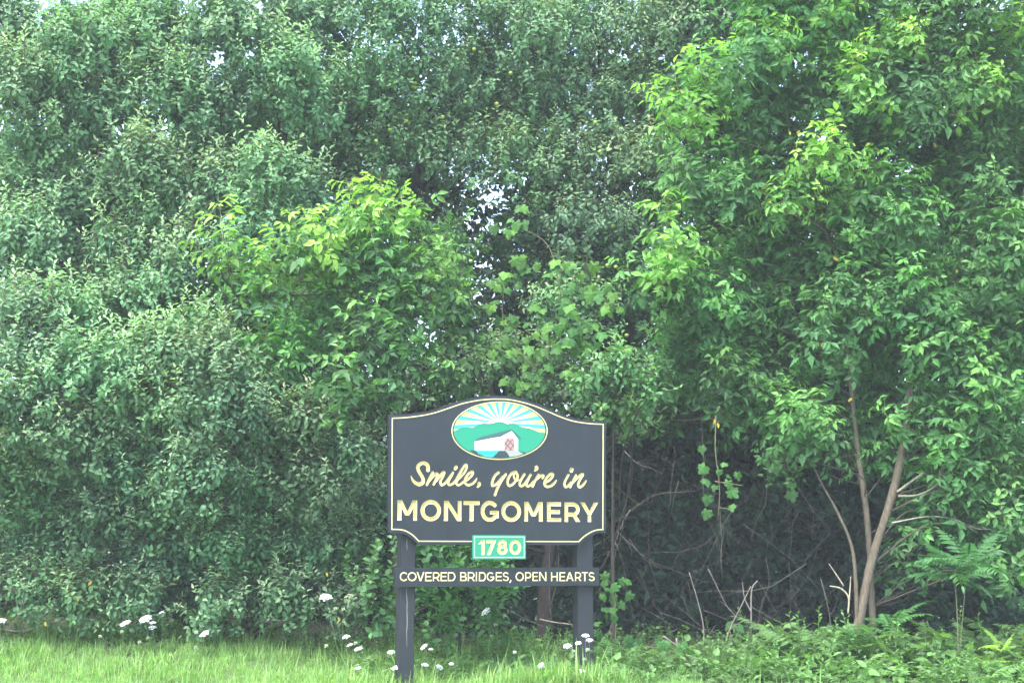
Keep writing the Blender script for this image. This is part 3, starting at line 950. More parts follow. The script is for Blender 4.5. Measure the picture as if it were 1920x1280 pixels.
def tree(name, label, cat, base, boughs, shoots, mat, depth, density=150, tips=None, inner=None, tint=(1, 1, 1), spread=.12, trunk=None, limb_r=.035, bark=BARK_DK,
         singles=0, single_name='leaf', fill=.3, up=.75, front=.35, group=None, twigs=5, skip=None, smax=1.25, lean=.05):
    """boughs: (px, py, radius px[, depth Y]) read off the photograph, turned into real places"""
    root = empty(name, base)
    tag(root, label, cat, group)
    foliage, wood = Geo(), Geo()
    B = np.array([base[0], base[1], base[2]])
    tint = np.asarray(tint)
    trunk_pts = None
    if trunk is not None:
        for pts, r0, r1 in trunk:
            q = spline(pts, 5)
            rr = np.linspace(r0, r1, len(q)) * (1 + .05 * rng.normal(size=len(q)))
            V, F = tube(q, rr, 9)
            t_ = link('trunk', mesh_np('trunk', V - B, F, M_BARK, np.broadcast_to(bark, (len(V), 3)), smooth=True), root)
            if r0 > .031: trunk_pts = q if trunk_pts is None else np.vstack([trunk_pts, q])
    allp, allr, alls, allw, allt = [], [], [], [], []
    nt = len(tips) if tips else len(shoots)
    for b in boughs:
        px, py, rp = b[:3]
        Y = b[3] if len(b) > 3 else depth + rng.uniform(-.6, .6)
        c = np.array(at(px, py, Y)); r = rp * Y / FPX
        if c[2] - r < 0.05: c[2] = max(c[2], r * .7)
        n = int(density * (r / .55) ** 2 * rng.uniform(.9, 1.1)) + 4
        d = norm(rng.normal(size=(n, 3)) + np.array((0, -front, .7)))
        ni = int(n * fill)
        rad = rng.uniform(.82, 1.08, n)
        rad[:ni] = rng.uniform(.2, .75, ni)
        lump = 1 + .22 * np.sin(d[:, 0] * 5 + px) * np.cos(d[:, 1] * 4 + py) + .15 * np.sin(d[:, 2] * 9 + px)
        p = c + d * (rad * lump * r)[:, None] * np.array((1.08, .95, .9))
        p[:, 2] = np.maximum(p[:, 2], .08)
        if skip is not None:
            keep = ~skip(p); p, d, rad = p[keep], d[keep], rad[keep]
            n = len(p)
            if n == 0: continue
        ax = norm(d * .55 + np.array((0, -lean, up)) + rng.normal(0, .28, (n, 3)))
        top = (rad > .82) & (d[:, 2] > .5)
        ax[top] = norm(d[top] * .25 + np.array((0, -lean * .4, 1.0)) + rng.normal(0, .17, (int(top.sum()), 3)))
        outer = (rad > .78) & (d[:, 2] > -.15)
        wch = np.where(outer & (rng.random(n) < .84), rng.choice(tips if tips else np.arange(len(shoots)), n), rng.choice(inner if inner else np.arange(len(shoots)), n))
        bt = rng.uniform(.85, 1.15) * (1 + rng.normal(0, .05, 3))
        if len(b) > 4: bt = np.array(b[4])
        allp.append(p); allr.append(axis_rot(ax)); alls.append(rng.uniform(.75, smax, n) * np.where(top, 1.18, 1.0)); allw.append(wch)
        allt.append(tint * bt * rng.uniform(.88, 1.12, (n, 1)))
        # limb to the bough, then twigs into it
        if trunk_pts is not None:
            dd = np.linalg.norm(trunk_pts - c, axis=1) + np.maximum(0, trunk_pts[:, 2] - c[2] + .3) * 2 + np.maximum(0, c[2] - .7 - trunk_pts[:, 2]) * .7
            s0 = trunk_pts[int(np.argmin(dd))]
        else:
            s0 = np.array((base[0] + (c[0] - base[0]) * .35, base[1] + .3, max(.4, c[2] * .45)))
        mid = (s0 + c) / 2 + np.array((rng.normal(0, .12), rng.normal(0, .1), .12 + rng.normal(0, .08)))
        q = spline([s0, mid, c], 4)
        V, F = tube(q, np.linspace(limb_r * (r / .6) ** .5, .009, len(q)), 5)
        wood.add(V, F, np.minimum(bark, BARK_DK * 1.6) * rng.uniform(.8, 1.1))
        for k in range(min(twigs, n)):
            e = p[rng.integers(n)]
            m2 = (c + e) / 2 + rng.normal(0, .05, 3)
            q = spline([c, m2, e], 3)
            V, F = tube(q, np.linspace(.008, .003, len(q)), 3)
            wood.add(V, F, np.minimum(bark, BARK_DK * 1.6) * rng.uniform(.8, 1.3))
    P, Rm, Sc, Wc, T = map(np.concatenate, (allp, allr, alls, allw, allt))
    pick = np.zeros(len(P), bool)
    if singles:
        # the leaves nearest the viewer become leaves of their own
        order = np.argsort(P[:, 1] - .25 * P[:, 2])
        cnt = 0
        for i in order:
            sh = shoots[Wc[i]]
            if cnt + len(sh.leaves) > singles: break
            if rng.random() < .5: continue
            pick[i] = True
            for lf, M, lp, c in sh.leaves:
                o = link(single_name, lf.mesh(), root)
                A = Rm[i] * Sc[i]
                X = np.eye(4); X[:3, :3] = A @ M; X[:3, 3] = A @ lp + P[i] - B
                o.matrix_basis = Matrix(X.tolist())
                o.color = (*np.clip(np.asarray(c) * T[i], 0, 1), 1)
            cnt += len(sh.leaves)
            V = sh.V[sh.nl:]
            if len(V):
                wood.add((V @ (Rm[i] * Sc[i]).T) + P[i], sh.F[(sh.F >= sh.nl).all(1)] - sh.nl, sh.C[sh.nl:])
    k = ~pick
    scatter(foliage, shoots, Wc[k], P[k], Rm[k], Sc[k], T[k])
    if wood.n: wood.build('branches', M_BARK, root, kind='stuff', smooth=True)
    foliage.build('crown', mat, root, kind='stuff')
    return root


# gap between the crowns where the sky glitters through
def gap_skip(p):
    px = 960 + FPX * p[:, 0] / p[:, 1]
    el = (p[:, 2] - CAM_Z) / p[:, 1]
    py = 640 - FPX * np.tan(np.arctan(el) - PITCH)
    g1 = ((px - 920) / 42) ** 2 + ((py - 500) / 110) ** 2 < 1
    g2 = ((px - 950) / 30) ** 2 + ((py - 160) / 45) ** 2 < 1
    g3 = ((px - 1205) / 35) ** 2 + ((py - 655) / 16) ** 2 < 1
    g4 = ((px - 150) / 85) ** 2 + ((py + 5) / 60) ** 2 < 1
    g5 = ((px - 1905) / 35) ** 2 + ((py - 10) / 45) ** 2 < 1
    g6 = ((px - 640) / 22) ** 2 + ((py - 200) / 14) ** 2 < 1
    g = g1 | g2 | g3 | g4 | g5 | g6
    return g & (rng.random(len(p)) < .3)


TIPS_A, IN_A = [0, 1, 2, 3, 4], [5, 6, 7, 8, 4]

def mound(boughs, cx, cy, rx, ry, Yc, D, j=.22):
    """depths that let a set of boughs swell towards the viewer as one rounded mass"""
    out = []
    for x, y, r in boughs:
        q = max(0.0, 1 - ((x - cx) / rx) ** 2 - ((y - cy) / ry) ** 2)
        out.append((x, y, r * .74, Yc - D * math.sqrt(q) + rng.uniform(-j, j)))
    return out


upper_left = [(60, 190, 110), (150, 130, 120), (290, 115, 120), (430, 95, 110), (540, 160, 90), (575, 215, 75), (330, 200, 110), (200, 240, 100), (80, 300, 110), (420, 240, 100),
              (265, 340, 85), (500, 350, 85), (575, 400, 65), (400, 385, 85), (320, 430, 75), (150, 410, 85), (60, 470, 90), (230, 505, 80), (350, 515, 75), (480, 470, 75), (130, 560, 75),
              (560, 60, 90), (20, 90, 100), (-110, 160, 120), (-120, 380, 110), (-100, 560, 100), (30, 390, 80), (420, 560, 60), (560, 480, 60), (250, 30, 90), (430, -40, 110), (-60, -40, 110), (300, 560, 60), (210, 570, 60), (60, 560, 70), (235, 610, 75), (350, 600, 70), (130, 640, 70)]
upper_left = mound([b for b in upper_left if b[1] < 270], 260, 170, 520, 330, 15.4, 1.4, .5) + mound([b for b in upper_left if b[1] >= 270], 300, 440, 480, 230, 15.0, 1.5, .5)
tree('apple_tree', 'tall apple tree with pale silvery shoot tips filling the upper left', 'tree', (-3.6, 14.6, 0.1), upper_left, apple_shoots, M_APPLE, 14.2, density=320, tips=TIPS_A, inner=IN_A,
     trunk=[([(-3.6, 14.6, -.1), (-3.5, 14.6, 1.4), (-3.1, 14.5, 3.0), (-2.9, 14.5, 4.6), (-2.6, 14.4, 6.0)], .13, .03), ([(-3.5, 14.6, 1.3), (-4.3, 14.5, 2.6), (-4.8, 14.3, 4.4), (-4.7, 14.2, 5.8)], .09, .025)],
     singles=200, skip=gap_skip, lean=.48, tint=(1.52, 1.42, 1.5))

lower_left = [(50, 610, 75), (130, 615, 70), (60, 700, 95), (170, 740, 105), (280, 715, 95), (360, 655, 70), (400, 700, 80), (300, 800, 100), (430, 790, 95), (510, 825, 85), (570, 815, 60),
              (120, 840, 105), (230, 900, 100), (50, 930, 105), (370, 920, 90), (480, 930, 85), (330, 970, 75), (580, 930, 75), (655, 870, 50), (690, 955, 55), (200, 1000, 95), (90, 1050, 90),
              (300, 1060, 80), (440, 1050, 85), (560, 1050, 75), (650, 1050, 65), (200, 1120, 55), (350, 1120, 60), (480, 1130, 55), (20, 790, 90), (-110, 700, 110), (-110, 900, 120), (-90, 1060, 90),
              (620, 780, 45), (450, 860, 70)]
lower_left = mound(lower_left, 250, 830, 560, 370, 13.9, 1.9, .4) + [(60, 1130, 48, 12.6), (150, 1145, 45, 12.5), (265, 1150, 42, 12.45), (410, 1155, 42, 12.4), (540, 1150, 42, 12.45), (650, 1150, 38, 12.5), (-60, 1130, 60, 12.6)]
tree('apple_tree', 'low spreading apple tree with boughs down to the grass beside the sign', 'tree', (-2.9, 13.5, 0.1), lower_left, apple_shoots, M_APPLE, 12.75, density=350, tips=TIPS_A, inner=IN_A,
     trunk=[([(-2.9, 13.5, -.1), (-2.95, 13.4, .6), (-3.1, 13.3, 1.4), (-3.3, 13.2, 2.4)], .10, .03), ([(-2.9, 13.5, .1), (-2.4, 13.3, .8), (-2.0, 13.1, 1.6)], .07, .025)],
     singles=280, tint=(1.34, 1.26, 1.32), lean=.15, smax=1.05)

centre = [(640, 60, 105), (760, 90, 105), (880, 55, 95), (700, 190, 85), (820, 190, 85), (1000, 110, 95), (1120, 90, 105), (1240, 100, 105), (1330, 60, 95), (1060, 230, 95), (1180, 230, 95),
          (1290, 230, 75), (880, 330, 70), (760, 300, 75), (660, 310, 65), (700, 400, 55), (1000, 340, 85), (1100, 350, 85), (1210, 330, 75), (1280, 400, 65), (1110, 450, 75), (1200, 460, 65),
          (1000, 450, 50), (830, 470, 50), (1020, 560, 65), (880, 660, 50), (1080, 600, 75), (1180, 600, 60), (960, 700, 55), (1150, 530, 60), (820, 600, 50), (930, 270, 60), (620, 200, 50),
          (760, -60, 110), (1000, -60, 110), (1250, -70, 110), (1400, 20, 90), (1250, 720, 60), (1060, 720, 60), (700, 800, 50, 14.6), (640, 840, 50, 14.5), (760, 760, 45, 14.8), (860, 740, 45, 14.8), (680, 900, 55, 14.6), (640, 980, 55, 14.6),
          (560, 560, 75, 15.5), (660, 560, 75, 15.5), (760, 560, 65, 15.5), (620, 480, 75, 15.6), (720, 640, 65, 15.3), (600, 660, 75, 15.3), (480, 620, 65, 15.2), (850, 560, 45, 15.6), (905, 140, 60, 15.6), (940, 200, 55, 15.6), (860, 250, 60, 15.7), (600, 260, 60, 15.6), (660, 240, 50, 15.7), (1040, 735, 45, 15.2), (1095, 770, 40, 15.1), (990, 755, 42, 15.1), (1240, 790, 40, 15.5)]
ctree = tree('apple_tree', 'apple tree hung with small green apples behind the middle of the sign', 'tree', (0.35, 16.0, 0.1), centre, apple_shoots, M_APPLE, 15.4, density=150, tips=[0, 2, 4, 1], inner=IN_A, tint=(1.34, 1.26, 1.3),
             trunk=[([(0.35, 16.0, -.1), (0.5, 16, 1.4), (1.0, 15.9, 2.6), (1.5, 15.8, 3.8), (1.3, 15.7, 5.4), (1.1, 15.6, 7)], .085, .03),
                    ([(0.5, 16, 1.4), (-.1, 15.9, 2.7), (-.8, 15.8, 4.2), (-1.2, 15.7, 6)], .09, .025)], skip=gap_skip, singles=100, lean=.42)

# ---- box elders
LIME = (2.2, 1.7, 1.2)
right = [(1440, 60, 105), (1560, 60, 105), (1680, 80, 105), (1800, 70, 105), (1900, 110, 95), (1400, 150, 60), (1330, 240, 65), (1290, 260, 45), (1450, 230, 95), (1580, 220, 85), (1700, 200, 95), (1830, 220, 105),
         (1920, 300, 95), (1370, 310, 65), (1480, 340, 85), (1600, 330, 75), (1720, 350, 95), (1850, 390, 95), (1260, 385, 45), (1340, 385, 60), (1430, 430, 75), (1550, 430, 75), (1660, 460, 85), (1790, 500, 95),
         (1900, 520, 85), (1262, 505, 38), (1240, 575, 45), (1330, 590, 70), (1440, 540, 75), (1530, 560, 75), (1420, 640, 75), (1320, 680, 70), (1520, 660, 75), (1600, 600, 75), (1700, 600, 85), (1820, 620, 95),
         (1920, 680, 85), (1290, 715, 50), (1400, 735, 60), (1490, 740, 50), (1650, 700, 60), (1780, 740, 85), (1880, 800, 85), (1820, 880, 75), (1760, 900, 50), (1900, 950, 85), (1860, 1020, 60),
         (1495, 825, 34, 12.66), (1520, 865, 30, 12.7), (1470, 850, 26, 12.75), (1640, 830, 35), (2020, 150, 85), (2020, 400, 85), (2020, 650, 85), (2020, 880, 80), (1560, -60, 110), (1780, -60, 110), (1980, 20, 100), (1900, 1080, 50), (1950, 1050, 70),
         (1620, 600, 50, 12.75), (1690, 620, 50, 12.8), (1560, 660, 45, 12.8), (1760, 820, 60, 12.8), (1830, 780, 65, 12.8), (1765, 690, 50, 12.8), (1780, 960, 40, 12.9), (1300, 800, 45, 15.2), (1220, 790, 45, 15.2), (1370, 790, 45, 15.4), (1540, 90, 60, 15), (1620, 80, 60, 15.2), (1420, 800, 45, 13.4), (1560, 830, 45, 13.4), (1350, 760, 40, 13.2),
         (1380, 560, 90, 15), (1500, 640, 90, 15.2), (1620, 540, 90, 15.2), (1750, 620, 90, 15.4), (1460, 760, 70, 15.3), (1600, 740, 70, 15.3), (1720, 780, 70, 15.2), (1850, 640, 90, 15),
         (1720, 1000, 38, 13.3), (1660, 890, 32, 13.4), (1850, 900, 65, 12.9), (1900, 1000, 55, 12.8), (1770, 1000, 32, 13.2), (1900, 1080, 38, 12.9), (1700, 1090, 26, 13.2),
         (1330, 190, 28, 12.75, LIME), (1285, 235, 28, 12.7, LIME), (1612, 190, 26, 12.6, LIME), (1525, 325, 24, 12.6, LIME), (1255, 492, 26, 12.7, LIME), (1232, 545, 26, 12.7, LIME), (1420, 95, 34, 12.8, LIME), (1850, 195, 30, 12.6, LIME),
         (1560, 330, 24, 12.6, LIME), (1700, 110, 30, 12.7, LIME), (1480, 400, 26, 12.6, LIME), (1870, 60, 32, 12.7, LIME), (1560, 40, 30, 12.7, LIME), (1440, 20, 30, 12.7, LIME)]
T0 = at(1588, 1215, 12.75); T1 = at(1632, 1060, 12.85); T2 = at(1680, 900, 12.95); T3 = at(1706, 730, 13.05); T4 = at(1690, 560, 13.2); T5 = at(1650, 330, 13.4); T6 = at(1640, 40, 13.6)
U0 = at(1636, 1170, 13.0); U1 = at(1628, 1000, 13.05); U2 = at(1610, 860, 13.1); U3 = at(1597, 740, 13.15); U4 = at(1570, 520, 13.3); U5 = at(1520, 260, 13.5)
W0 = at(1606, 1150, 12.8); W1 = at(1600, 1040, 12.75); W2 = at(1570, 960, 12.7); W3 = at(1540, 905, 12.7); W4 = at(1500, 820, 12.7)
T0.z -= .3; U0.z -= .35; W0.z -= .2
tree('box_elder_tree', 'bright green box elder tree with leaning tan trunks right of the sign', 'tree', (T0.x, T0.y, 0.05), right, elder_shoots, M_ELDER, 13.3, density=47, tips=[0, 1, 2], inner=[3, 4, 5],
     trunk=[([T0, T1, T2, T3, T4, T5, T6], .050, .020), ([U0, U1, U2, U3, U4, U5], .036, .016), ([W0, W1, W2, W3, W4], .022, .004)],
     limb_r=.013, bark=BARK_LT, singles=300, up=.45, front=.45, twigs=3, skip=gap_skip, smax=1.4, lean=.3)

sap = [(440, 532, 30), (490, 602, 38), (560, 527, 32), (605, 582, 45), (685, 467, 28), (700, 532, 42), (770, 447, 26), (760, 517, 42), (808, 562, 34), (850, 487, 18), (545, 630, 42), (640, 625, 50), (740, 627, 50),
       (830, 617, 28), (465, 655, 30), (560, 705, 40), (665, 705, 45), (765, 675, 45), (855, 665, 30), (640, 760, 38), (740, 740, 38), (845, 730, 30), (670, 785, 24), (485, 715, 26),
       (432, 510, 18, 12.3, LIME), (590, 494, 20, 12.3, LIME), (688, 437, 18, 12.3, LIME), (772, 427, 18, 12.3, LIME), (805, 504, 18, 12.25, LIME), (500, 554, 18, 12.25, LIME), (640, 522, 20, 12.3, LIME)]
sb = at(752, 1150, 13.2)
tree('box_elder_sapling', 'yellow-green box elder sapling rising behind the left half of the sign', 'tree', (sb.x, sb.y, .1), sap, elder_shoots, M_ELDER, 12.7, density=38, tips=[0, 2, 1, 2], inner=[3, 4, 5, 1],
     trunk=[([(sb.x, sb.y, -.1), at(735, 900, 13.1), at(752, 760, 13.0), at(785, 650, 12.9), at(765, 570, 12.8), at(770, 480, 12.75)], .032, .01), ([at(745, 820, 13.05), at(660, 680, 12.9), at(560, 560, 12.8), at(470, 520, 12.7)], .022, .008)],
     limb_r=.011, bark=BARK_LT * .7, singles=300, up=.3, front=.45, twigs=3, tint=(1.08, 1.0, 1.1), smax=1.4, fill=.15, lean=.2)

# ---- the woodland edge behind, closing the view
wood_specs = [('dark leafy tree closing the gap above the left corner', -5.5), ('dark leafy tree between the two apple trees at back', -1.8), ('dark leafy tree behind the apple boughs at centre', 1.6), ('dark leafy tree behind the box elder trunks', 4.8), ('dark leafy tree at the far right edge', 8.2)]
for i, (lab, x0) in enumerate(wood_specs):
    bl = []
    for k in range(40):
        x = x0 + rng.uniform(-2.3, 2.3); z = rng.uniform(.8, 7.9); Y = rng.uniform(16.3, 19.6) if z > 2.9 else rng.uniform(18.0, 19.8)
        px = 960 + FPX * x / Y; py = HOR - FPX * (z - CAM_Z) / Y
        bl.append((px, py, 105, Y))
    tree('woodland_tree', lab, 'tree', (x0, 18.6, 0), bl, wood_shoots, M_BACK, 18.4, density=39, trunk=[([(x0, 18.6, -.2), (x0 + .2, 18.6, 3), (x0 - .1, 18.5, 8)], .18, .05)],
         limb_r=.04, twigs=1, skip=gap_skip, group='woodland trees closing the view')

# ================================================================== UNDERSTORY
def px_of(p):
    px = 960 + FPX * p[:, 0] / p[:, 1]
    py = 640 - FPX * np.tan(np.arctan((p[:, 2] - CAM_Z) / p[:, 1]) - PITCH)
    return px, py


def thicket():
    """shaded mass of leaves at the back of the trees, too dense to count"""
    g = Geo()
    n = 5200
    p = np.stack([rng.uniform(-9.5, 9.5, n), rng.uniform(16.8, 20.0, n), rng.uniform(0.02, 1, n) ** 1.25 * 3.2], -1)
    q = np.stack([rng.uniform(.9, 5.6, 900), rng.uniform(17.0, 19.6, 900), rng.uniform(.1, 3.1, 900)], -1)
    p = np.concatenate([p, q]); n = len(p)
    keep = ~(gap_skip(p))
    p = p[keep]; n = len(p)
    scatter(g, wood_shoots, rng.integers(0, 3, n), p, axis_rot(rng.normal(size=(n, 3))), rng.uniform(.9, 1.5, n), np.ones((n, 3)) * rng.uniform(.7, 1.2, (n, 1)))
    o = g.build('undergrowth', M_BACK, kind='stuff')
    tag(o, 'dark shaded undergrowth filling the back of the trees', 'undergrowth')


thicket()


def twig_lines(g, p0, d0, L, r0, depth=0, col_=(0.13, 0.115, 0.10)):
    n = 6
    pts = [np.array(p0, float)]
    d = norm(d0)
    for i in range(n):
        d = norm(d + rng.normal(0, .16, 3))
        pts.append(pts[-1] + d * L / n)
    V, F = tube(pts, np.linspace(r0, r0 * .35, n + 1), 4)
    g.add(V, F, np.array(col_) * rng.uniform(.7, 1.25))
    if depth < 2:
        for k in range(rng.integers(1, 4)):
            i = rng.integers(1, n)
            twig_lines(g, pts[i], d + rng.normal(0, .7, 3), L * rng.uniform(.3, .55), r0 * .5, depth + 1, col_)


def dead_twigs():
    g = Geo()
    for k in range(62):
        Y = rng.uniform(13.0, 15.2)
        a = at(rng.uniform(1150, 1570), rng.uniform(830, 1240), Y)
        twig_lines(g, a, np.array((rng.normal(0, .7), rng.normal(0, .2), rng.choice((-1, 1)) * .8)), rng.uniform(.5, 1.4), rng.uniform(.002, .005), 0, (0.17, 0.15, 0.13))
    for k in range(30):
        Y = rng.uniform(13.4, 15.5)
        a = at(rng.uniform(150, 1120), rng.uniform(900, 1230), Y)
        twig_lines(g, a, np.array((rng.normal(0, .7), rng.normal(0, .2), .8)), rng.uniform(.4, 1.2), rng.uniform(.003, .007))
    o = g.build('dead_twigs', M_BARK, kind='stuff', smooth=True)
    tag(o, 'tangle of bare grey twigs in the dark hollow under the trees', 'twigs')


dead_twigs()


def brush_pile():
    g = Geo()
    for k in range(40):
        a = at(rng.uniform(-90, 75), rng.uniform(1060, 1180), rng.uniform(12.3, 12.9))
        twig_lines(g, a, np.array((rng.normal(0, .8), rng.normal(0, .2), rng.normal(.1, .5))), rng.uniform(.3, .7), rng.uniform(.003, .006), 1, (0.20, 0.17, 0.13))
    o = g.build('brush_pile', M_BARK, kind='stuff', smooth=True)
    tag(o, 'heap of dry tan brush at the left edge above the grass', 'brush pile')


brush_pile()


def stick(name, label, cat, px, Y, r0, r1, rgb, extra=()):
    """a bare stem or branch traced through photo pixels"""
    P = [at(x, y, Y + (q[0] if q else 0)) for x, y, *q in px]
    root = empty(name, P[0]); tag(root, label, cat)
    B = np.array(P[0])
    q = spline(P, 5)
    V, F = tube(q, np.linspace(r0, r1, len(q)), 6)
    link('stem', mesh_np('stem', V - B, F, M_BARK, np.broadcast_to(np.array(rgb), (len(V), 3)), smooth=True), root)
    for e in extra:
        q = spline([at(x, y, Y) for x, y in e], 5)
        V, F = tube(q, np.linspace(r1 * 1.4, r1 * .5, len(q)), 5)
        link('twig', mesh_np('twig', V - B, F, M_BARK, np.broadcast_to(np.array(rgb), (len(V), 3)), smooth=True), root)


GREY = (0.19, 0.165, 0.14)
stick('dead_sapling', 'thin bare stem leaning right, halfway between right post and tan trunks', 'sapling', [(1346, 1262), (1365, 1188), (1390, 1135), (1408, 1098)], 12.6, .007, .004, GREY)
stick('dead_sapling', 'upright bare grey stem with short side twig in the dark hollow', 'sapling', [(1399, 1250), (1408, 1184), (1409, 1109), (1420, 1088)], 12.7, .009, .006, GREY, [[(1409, 1178), (1425, 1170)], [(1410, 1150), (1396, 1120), (1392, 1090)]])
stick('dead_sapling', 'long bare crooked stem just right of the grape leaves by the post', 'sapling', [(1324, 1262), (1319, 1219), (1319, 1175), (1308, 1125), (1292, 1072)], 12.8, .008, .004, GREY, [[(1322, 1230), (1334, 1238), (1338, 1215)]])
stick('dead_branch', 'fallen bare branch sloping down to the right near the ground', 'branch', [(1244, 1192), (1281, 1217), (1323, 1228), (1380, 1260)], 12.3, .008, .006, (0.22, 0.18, 0.15), [[(1268, 1196), (1272, 1225), (1278, 1246)]])
stick('dead_branch', 'broken pale branch end lying at the bottom right of the post', 'branch', [(1284, 1236), (1300, 1252), (1326, 1276)], 12.0, .012, .009, (0.26, 0.21, 0.16))
stick('dead_branch', 'thin pale branch crossing the hollow beside the right post', 'branch', [(1012, 1160), (1040, 1166), (1073, 1170)], 12.6, .006, .005, (0.26, 0.22, 0.17))
stick('dead_branch', 'slanting bare branch high in the dark hollow', 'branch', [(1328, 1066), (1347, 1105), (1363, 1136), (1385, 1160)], 13.2, .008, .005, (0.14, 0.12, 0.1))
stick('bare_branch', 'pale bare branch curving right from the tan trunks', 'branch', [(1672, 980), (1740, 968), (1790, 974), (1830, 990), (1864, 992)], 12.75, .009, .004, (0.28, 0.26, 0.2), [[(1780, 973), (1810, 985), (1835, 1000)]])
stick('bare_branch', 'bare forked branch rising right off the leaning trunk', 'branch', [(1682, 922), (1705, 905), (1732, 886)], 12.85, .014, .010, (0.24, 0.21, 0.16), [[(1684, 930), (1720, 928), (1752, 912), (1780, 880)], [(1762, 900), (1762, 880)]])
stick('dead_sapling', 'pale broken stem curving left at the foot of the tan trunks', 'sapling', [(1590, 1150), (1591, 1120), (1577, 1103), (1556, 1098)], 12.55, .010, .006, (0.34, 0.29, 0.2), [[(1592, 1128), (1594, 1100), (1595, 1080)], [(1582, 1098), (1565, 1072), (1554, 1056)]])


def log(name, label, a, b, Y, r, end):
    A, Bp = np.array(at(*a, Y)), np.array(at(*b, Y - .12))
    root = empty(name, A); tag(root, label, 'log')
    q = spline([A, (A + Bp) / 2 + np.array((0, 0, .01)), Bp], 5)
    V, F = tube(q, r * (1 + .08 * rng.normal(size=len(q))), 12)
    link('bark', mesh_np('bark', V - A, F, M_BARK, np.broadcast_to(np.array((0.17, 0.125, 0.085)), (len(V), 3)), smooth=True), root)
    d = norm(q[-1] - q[-2]); 
    V, F = tube([q[-1] + d * .001, q[-1] + d * .004], [r * .93, r * .90], 12)
    link('cut_face', mesh_np('cut_face', V - A, F, plain_mat('cut_wood', end, .9, .2, noise=.25, scale=30), None), root)


log('cut_log', 'short sawn log with pale cut end at the tree foot', (1556, 1238), (1516, 1232), 12.35, .042, (0.42, 0.31, 0.18))
log('cut_log', 'darker mossy log lying behind the pale sawn one', (1545, 1222), (1496, 1226), 12.65, .045, (0.14, 0.11, 0.08))

# ---- shrub behind the sign posts, small apple, and herbs
SHR = np.array((0.062, 0.155, 0.055))
round_leaf = one_leaf('shrub_leaf', M_HERB, .085, .058, cup=.06, droop=.2, wl=.95, wh=1.0)


def herb_shoot(L, n, lf, rgb, seed, el0=-10, el1=50, tipc=1.5, s0=1.0, s1=.6):
    r = np.random.default_rng(seed); lv = []
    for i in range(n):
        t = (i + .5) / n; ph = i * 2.4 + r.normal(0, .3); el = R(el0 + (el1 - el0) * t + r.normal(0, 14))
        d = np.array((math.cos(ph) * math.cos(el), math.sin(ph) * math.cos(el), math.sin(el)))
        lv.append((lf, frame(d, np.array((0, 0, 1.)) + r.normal(0, .25, 3)) * (s0 + (s1 - s0) * t) * r.uniform(.8, 1.2), np.array((0, 0, L * t)), rgb * (1 + (tipc - 1) * t ** 2) * r.uniform(.8, 1.2)))
    V, F = tube([(0, 0, -.04), (0, 0, L)], [.004, .002], 3)
    return Shoot(lv, (V, F, rgb * 1.2))


shrub_shoots = [herb_shoot(.2, 9, round_leaf, SHR, 61), herb_shoot(.14, 7, round_leaf, SHR, 62), herb_shoot(.26, 11, round_leaf, SHR, 63)]
b0 = at(860, 1230, 12.6)
tree('shrub', 'round-leaved shrub seen between the two sign posts', 'shrub', (b0.x, 12.6, .02), [(830, 1050, 55), (890, 1070, 50), (880, 1130, 60), (800, 1140, 48), (930, 1120, 40), (820, 1190, 36), (920, 1180, 30), (790, 1060, 40), (690, 1110, 40), (720, 1170, 40)],
     shrub_shoots, M_HERB, 12.0, density=110, trunk=[([(b0.x, 12.6, -.1), (b0.x, 12.55, .5), (b0.x + .05, 12.5, 1.1)], .03, .012)], limb_r=.012, twigs=3, singles=150, fill=.2, tint=(1.15, 1.15, 1.1))
b0 = at(1150, 1230, 13.0)
tree('apple_sapling', 'young apple sapling whose leafy top shows above the sign\'s right shoulder', 'tree', (b0.x, 13.0, .05), [(1110, 740, 34), (1165, 715, 38), (1150, 775, 32), (1205, 750, 28), (1190, 800, 22)], apple_shoots, M_APPLE, 12.6, density=190,
     tips=[0, 2, 4], inner=IN_A, trunk=[([(b0.x, 13, -.1), (b0.x, 12.9, 1.2), at(1150, 790, 12.7)], .025, .01)], limb_r=.012, singles=100, tint=(1.05, 1.15, .85))


def frond(name, pairs, L, ll, lw, arch, seed, mat=M_HERB):
    r = np.random.default_rng(seed); g = Geo()
    P = lambda t: np.array((0, L * t * (1 - .15 * arch * t), -arch * L * t * t * .6 + .1 * L * t))
    for i in range(pairs):
        t = .18 + .78 * i / pairs
        s = math.sin(math.pi * min(.95, .25 + .62 * t)) * r.uniform(.9, 1.1)
        for sg in (-1, 1):
            d = np.array((sg, .55, -.35 * arch - .15)) + r.normal(0, .08, 3)
            V = leaf_v(ll * s, lw * s, .1, .25)
            g.add(V @ frame(d, np.array((0, 0, 1.))).T + P(t), LEAF_F, np.full((6, 3), r.uniform(.85, 1.15)))
    g.add(leaf_v(ll * .8, lw * .8) @ frame(P(1) - P(.9), np.array((0, 0, 1.))).T + P(.96), LEAF_F, np.ones((6, 3)))
    V, F = tube([P(t) for t in (0, .35, .7, 1)], [.003, .0025, .002, .001], 3)
    g.add(V, F, np.array((1.2, 1.1, .8)))
    return Leaf(name, *g.arrays(), mat)


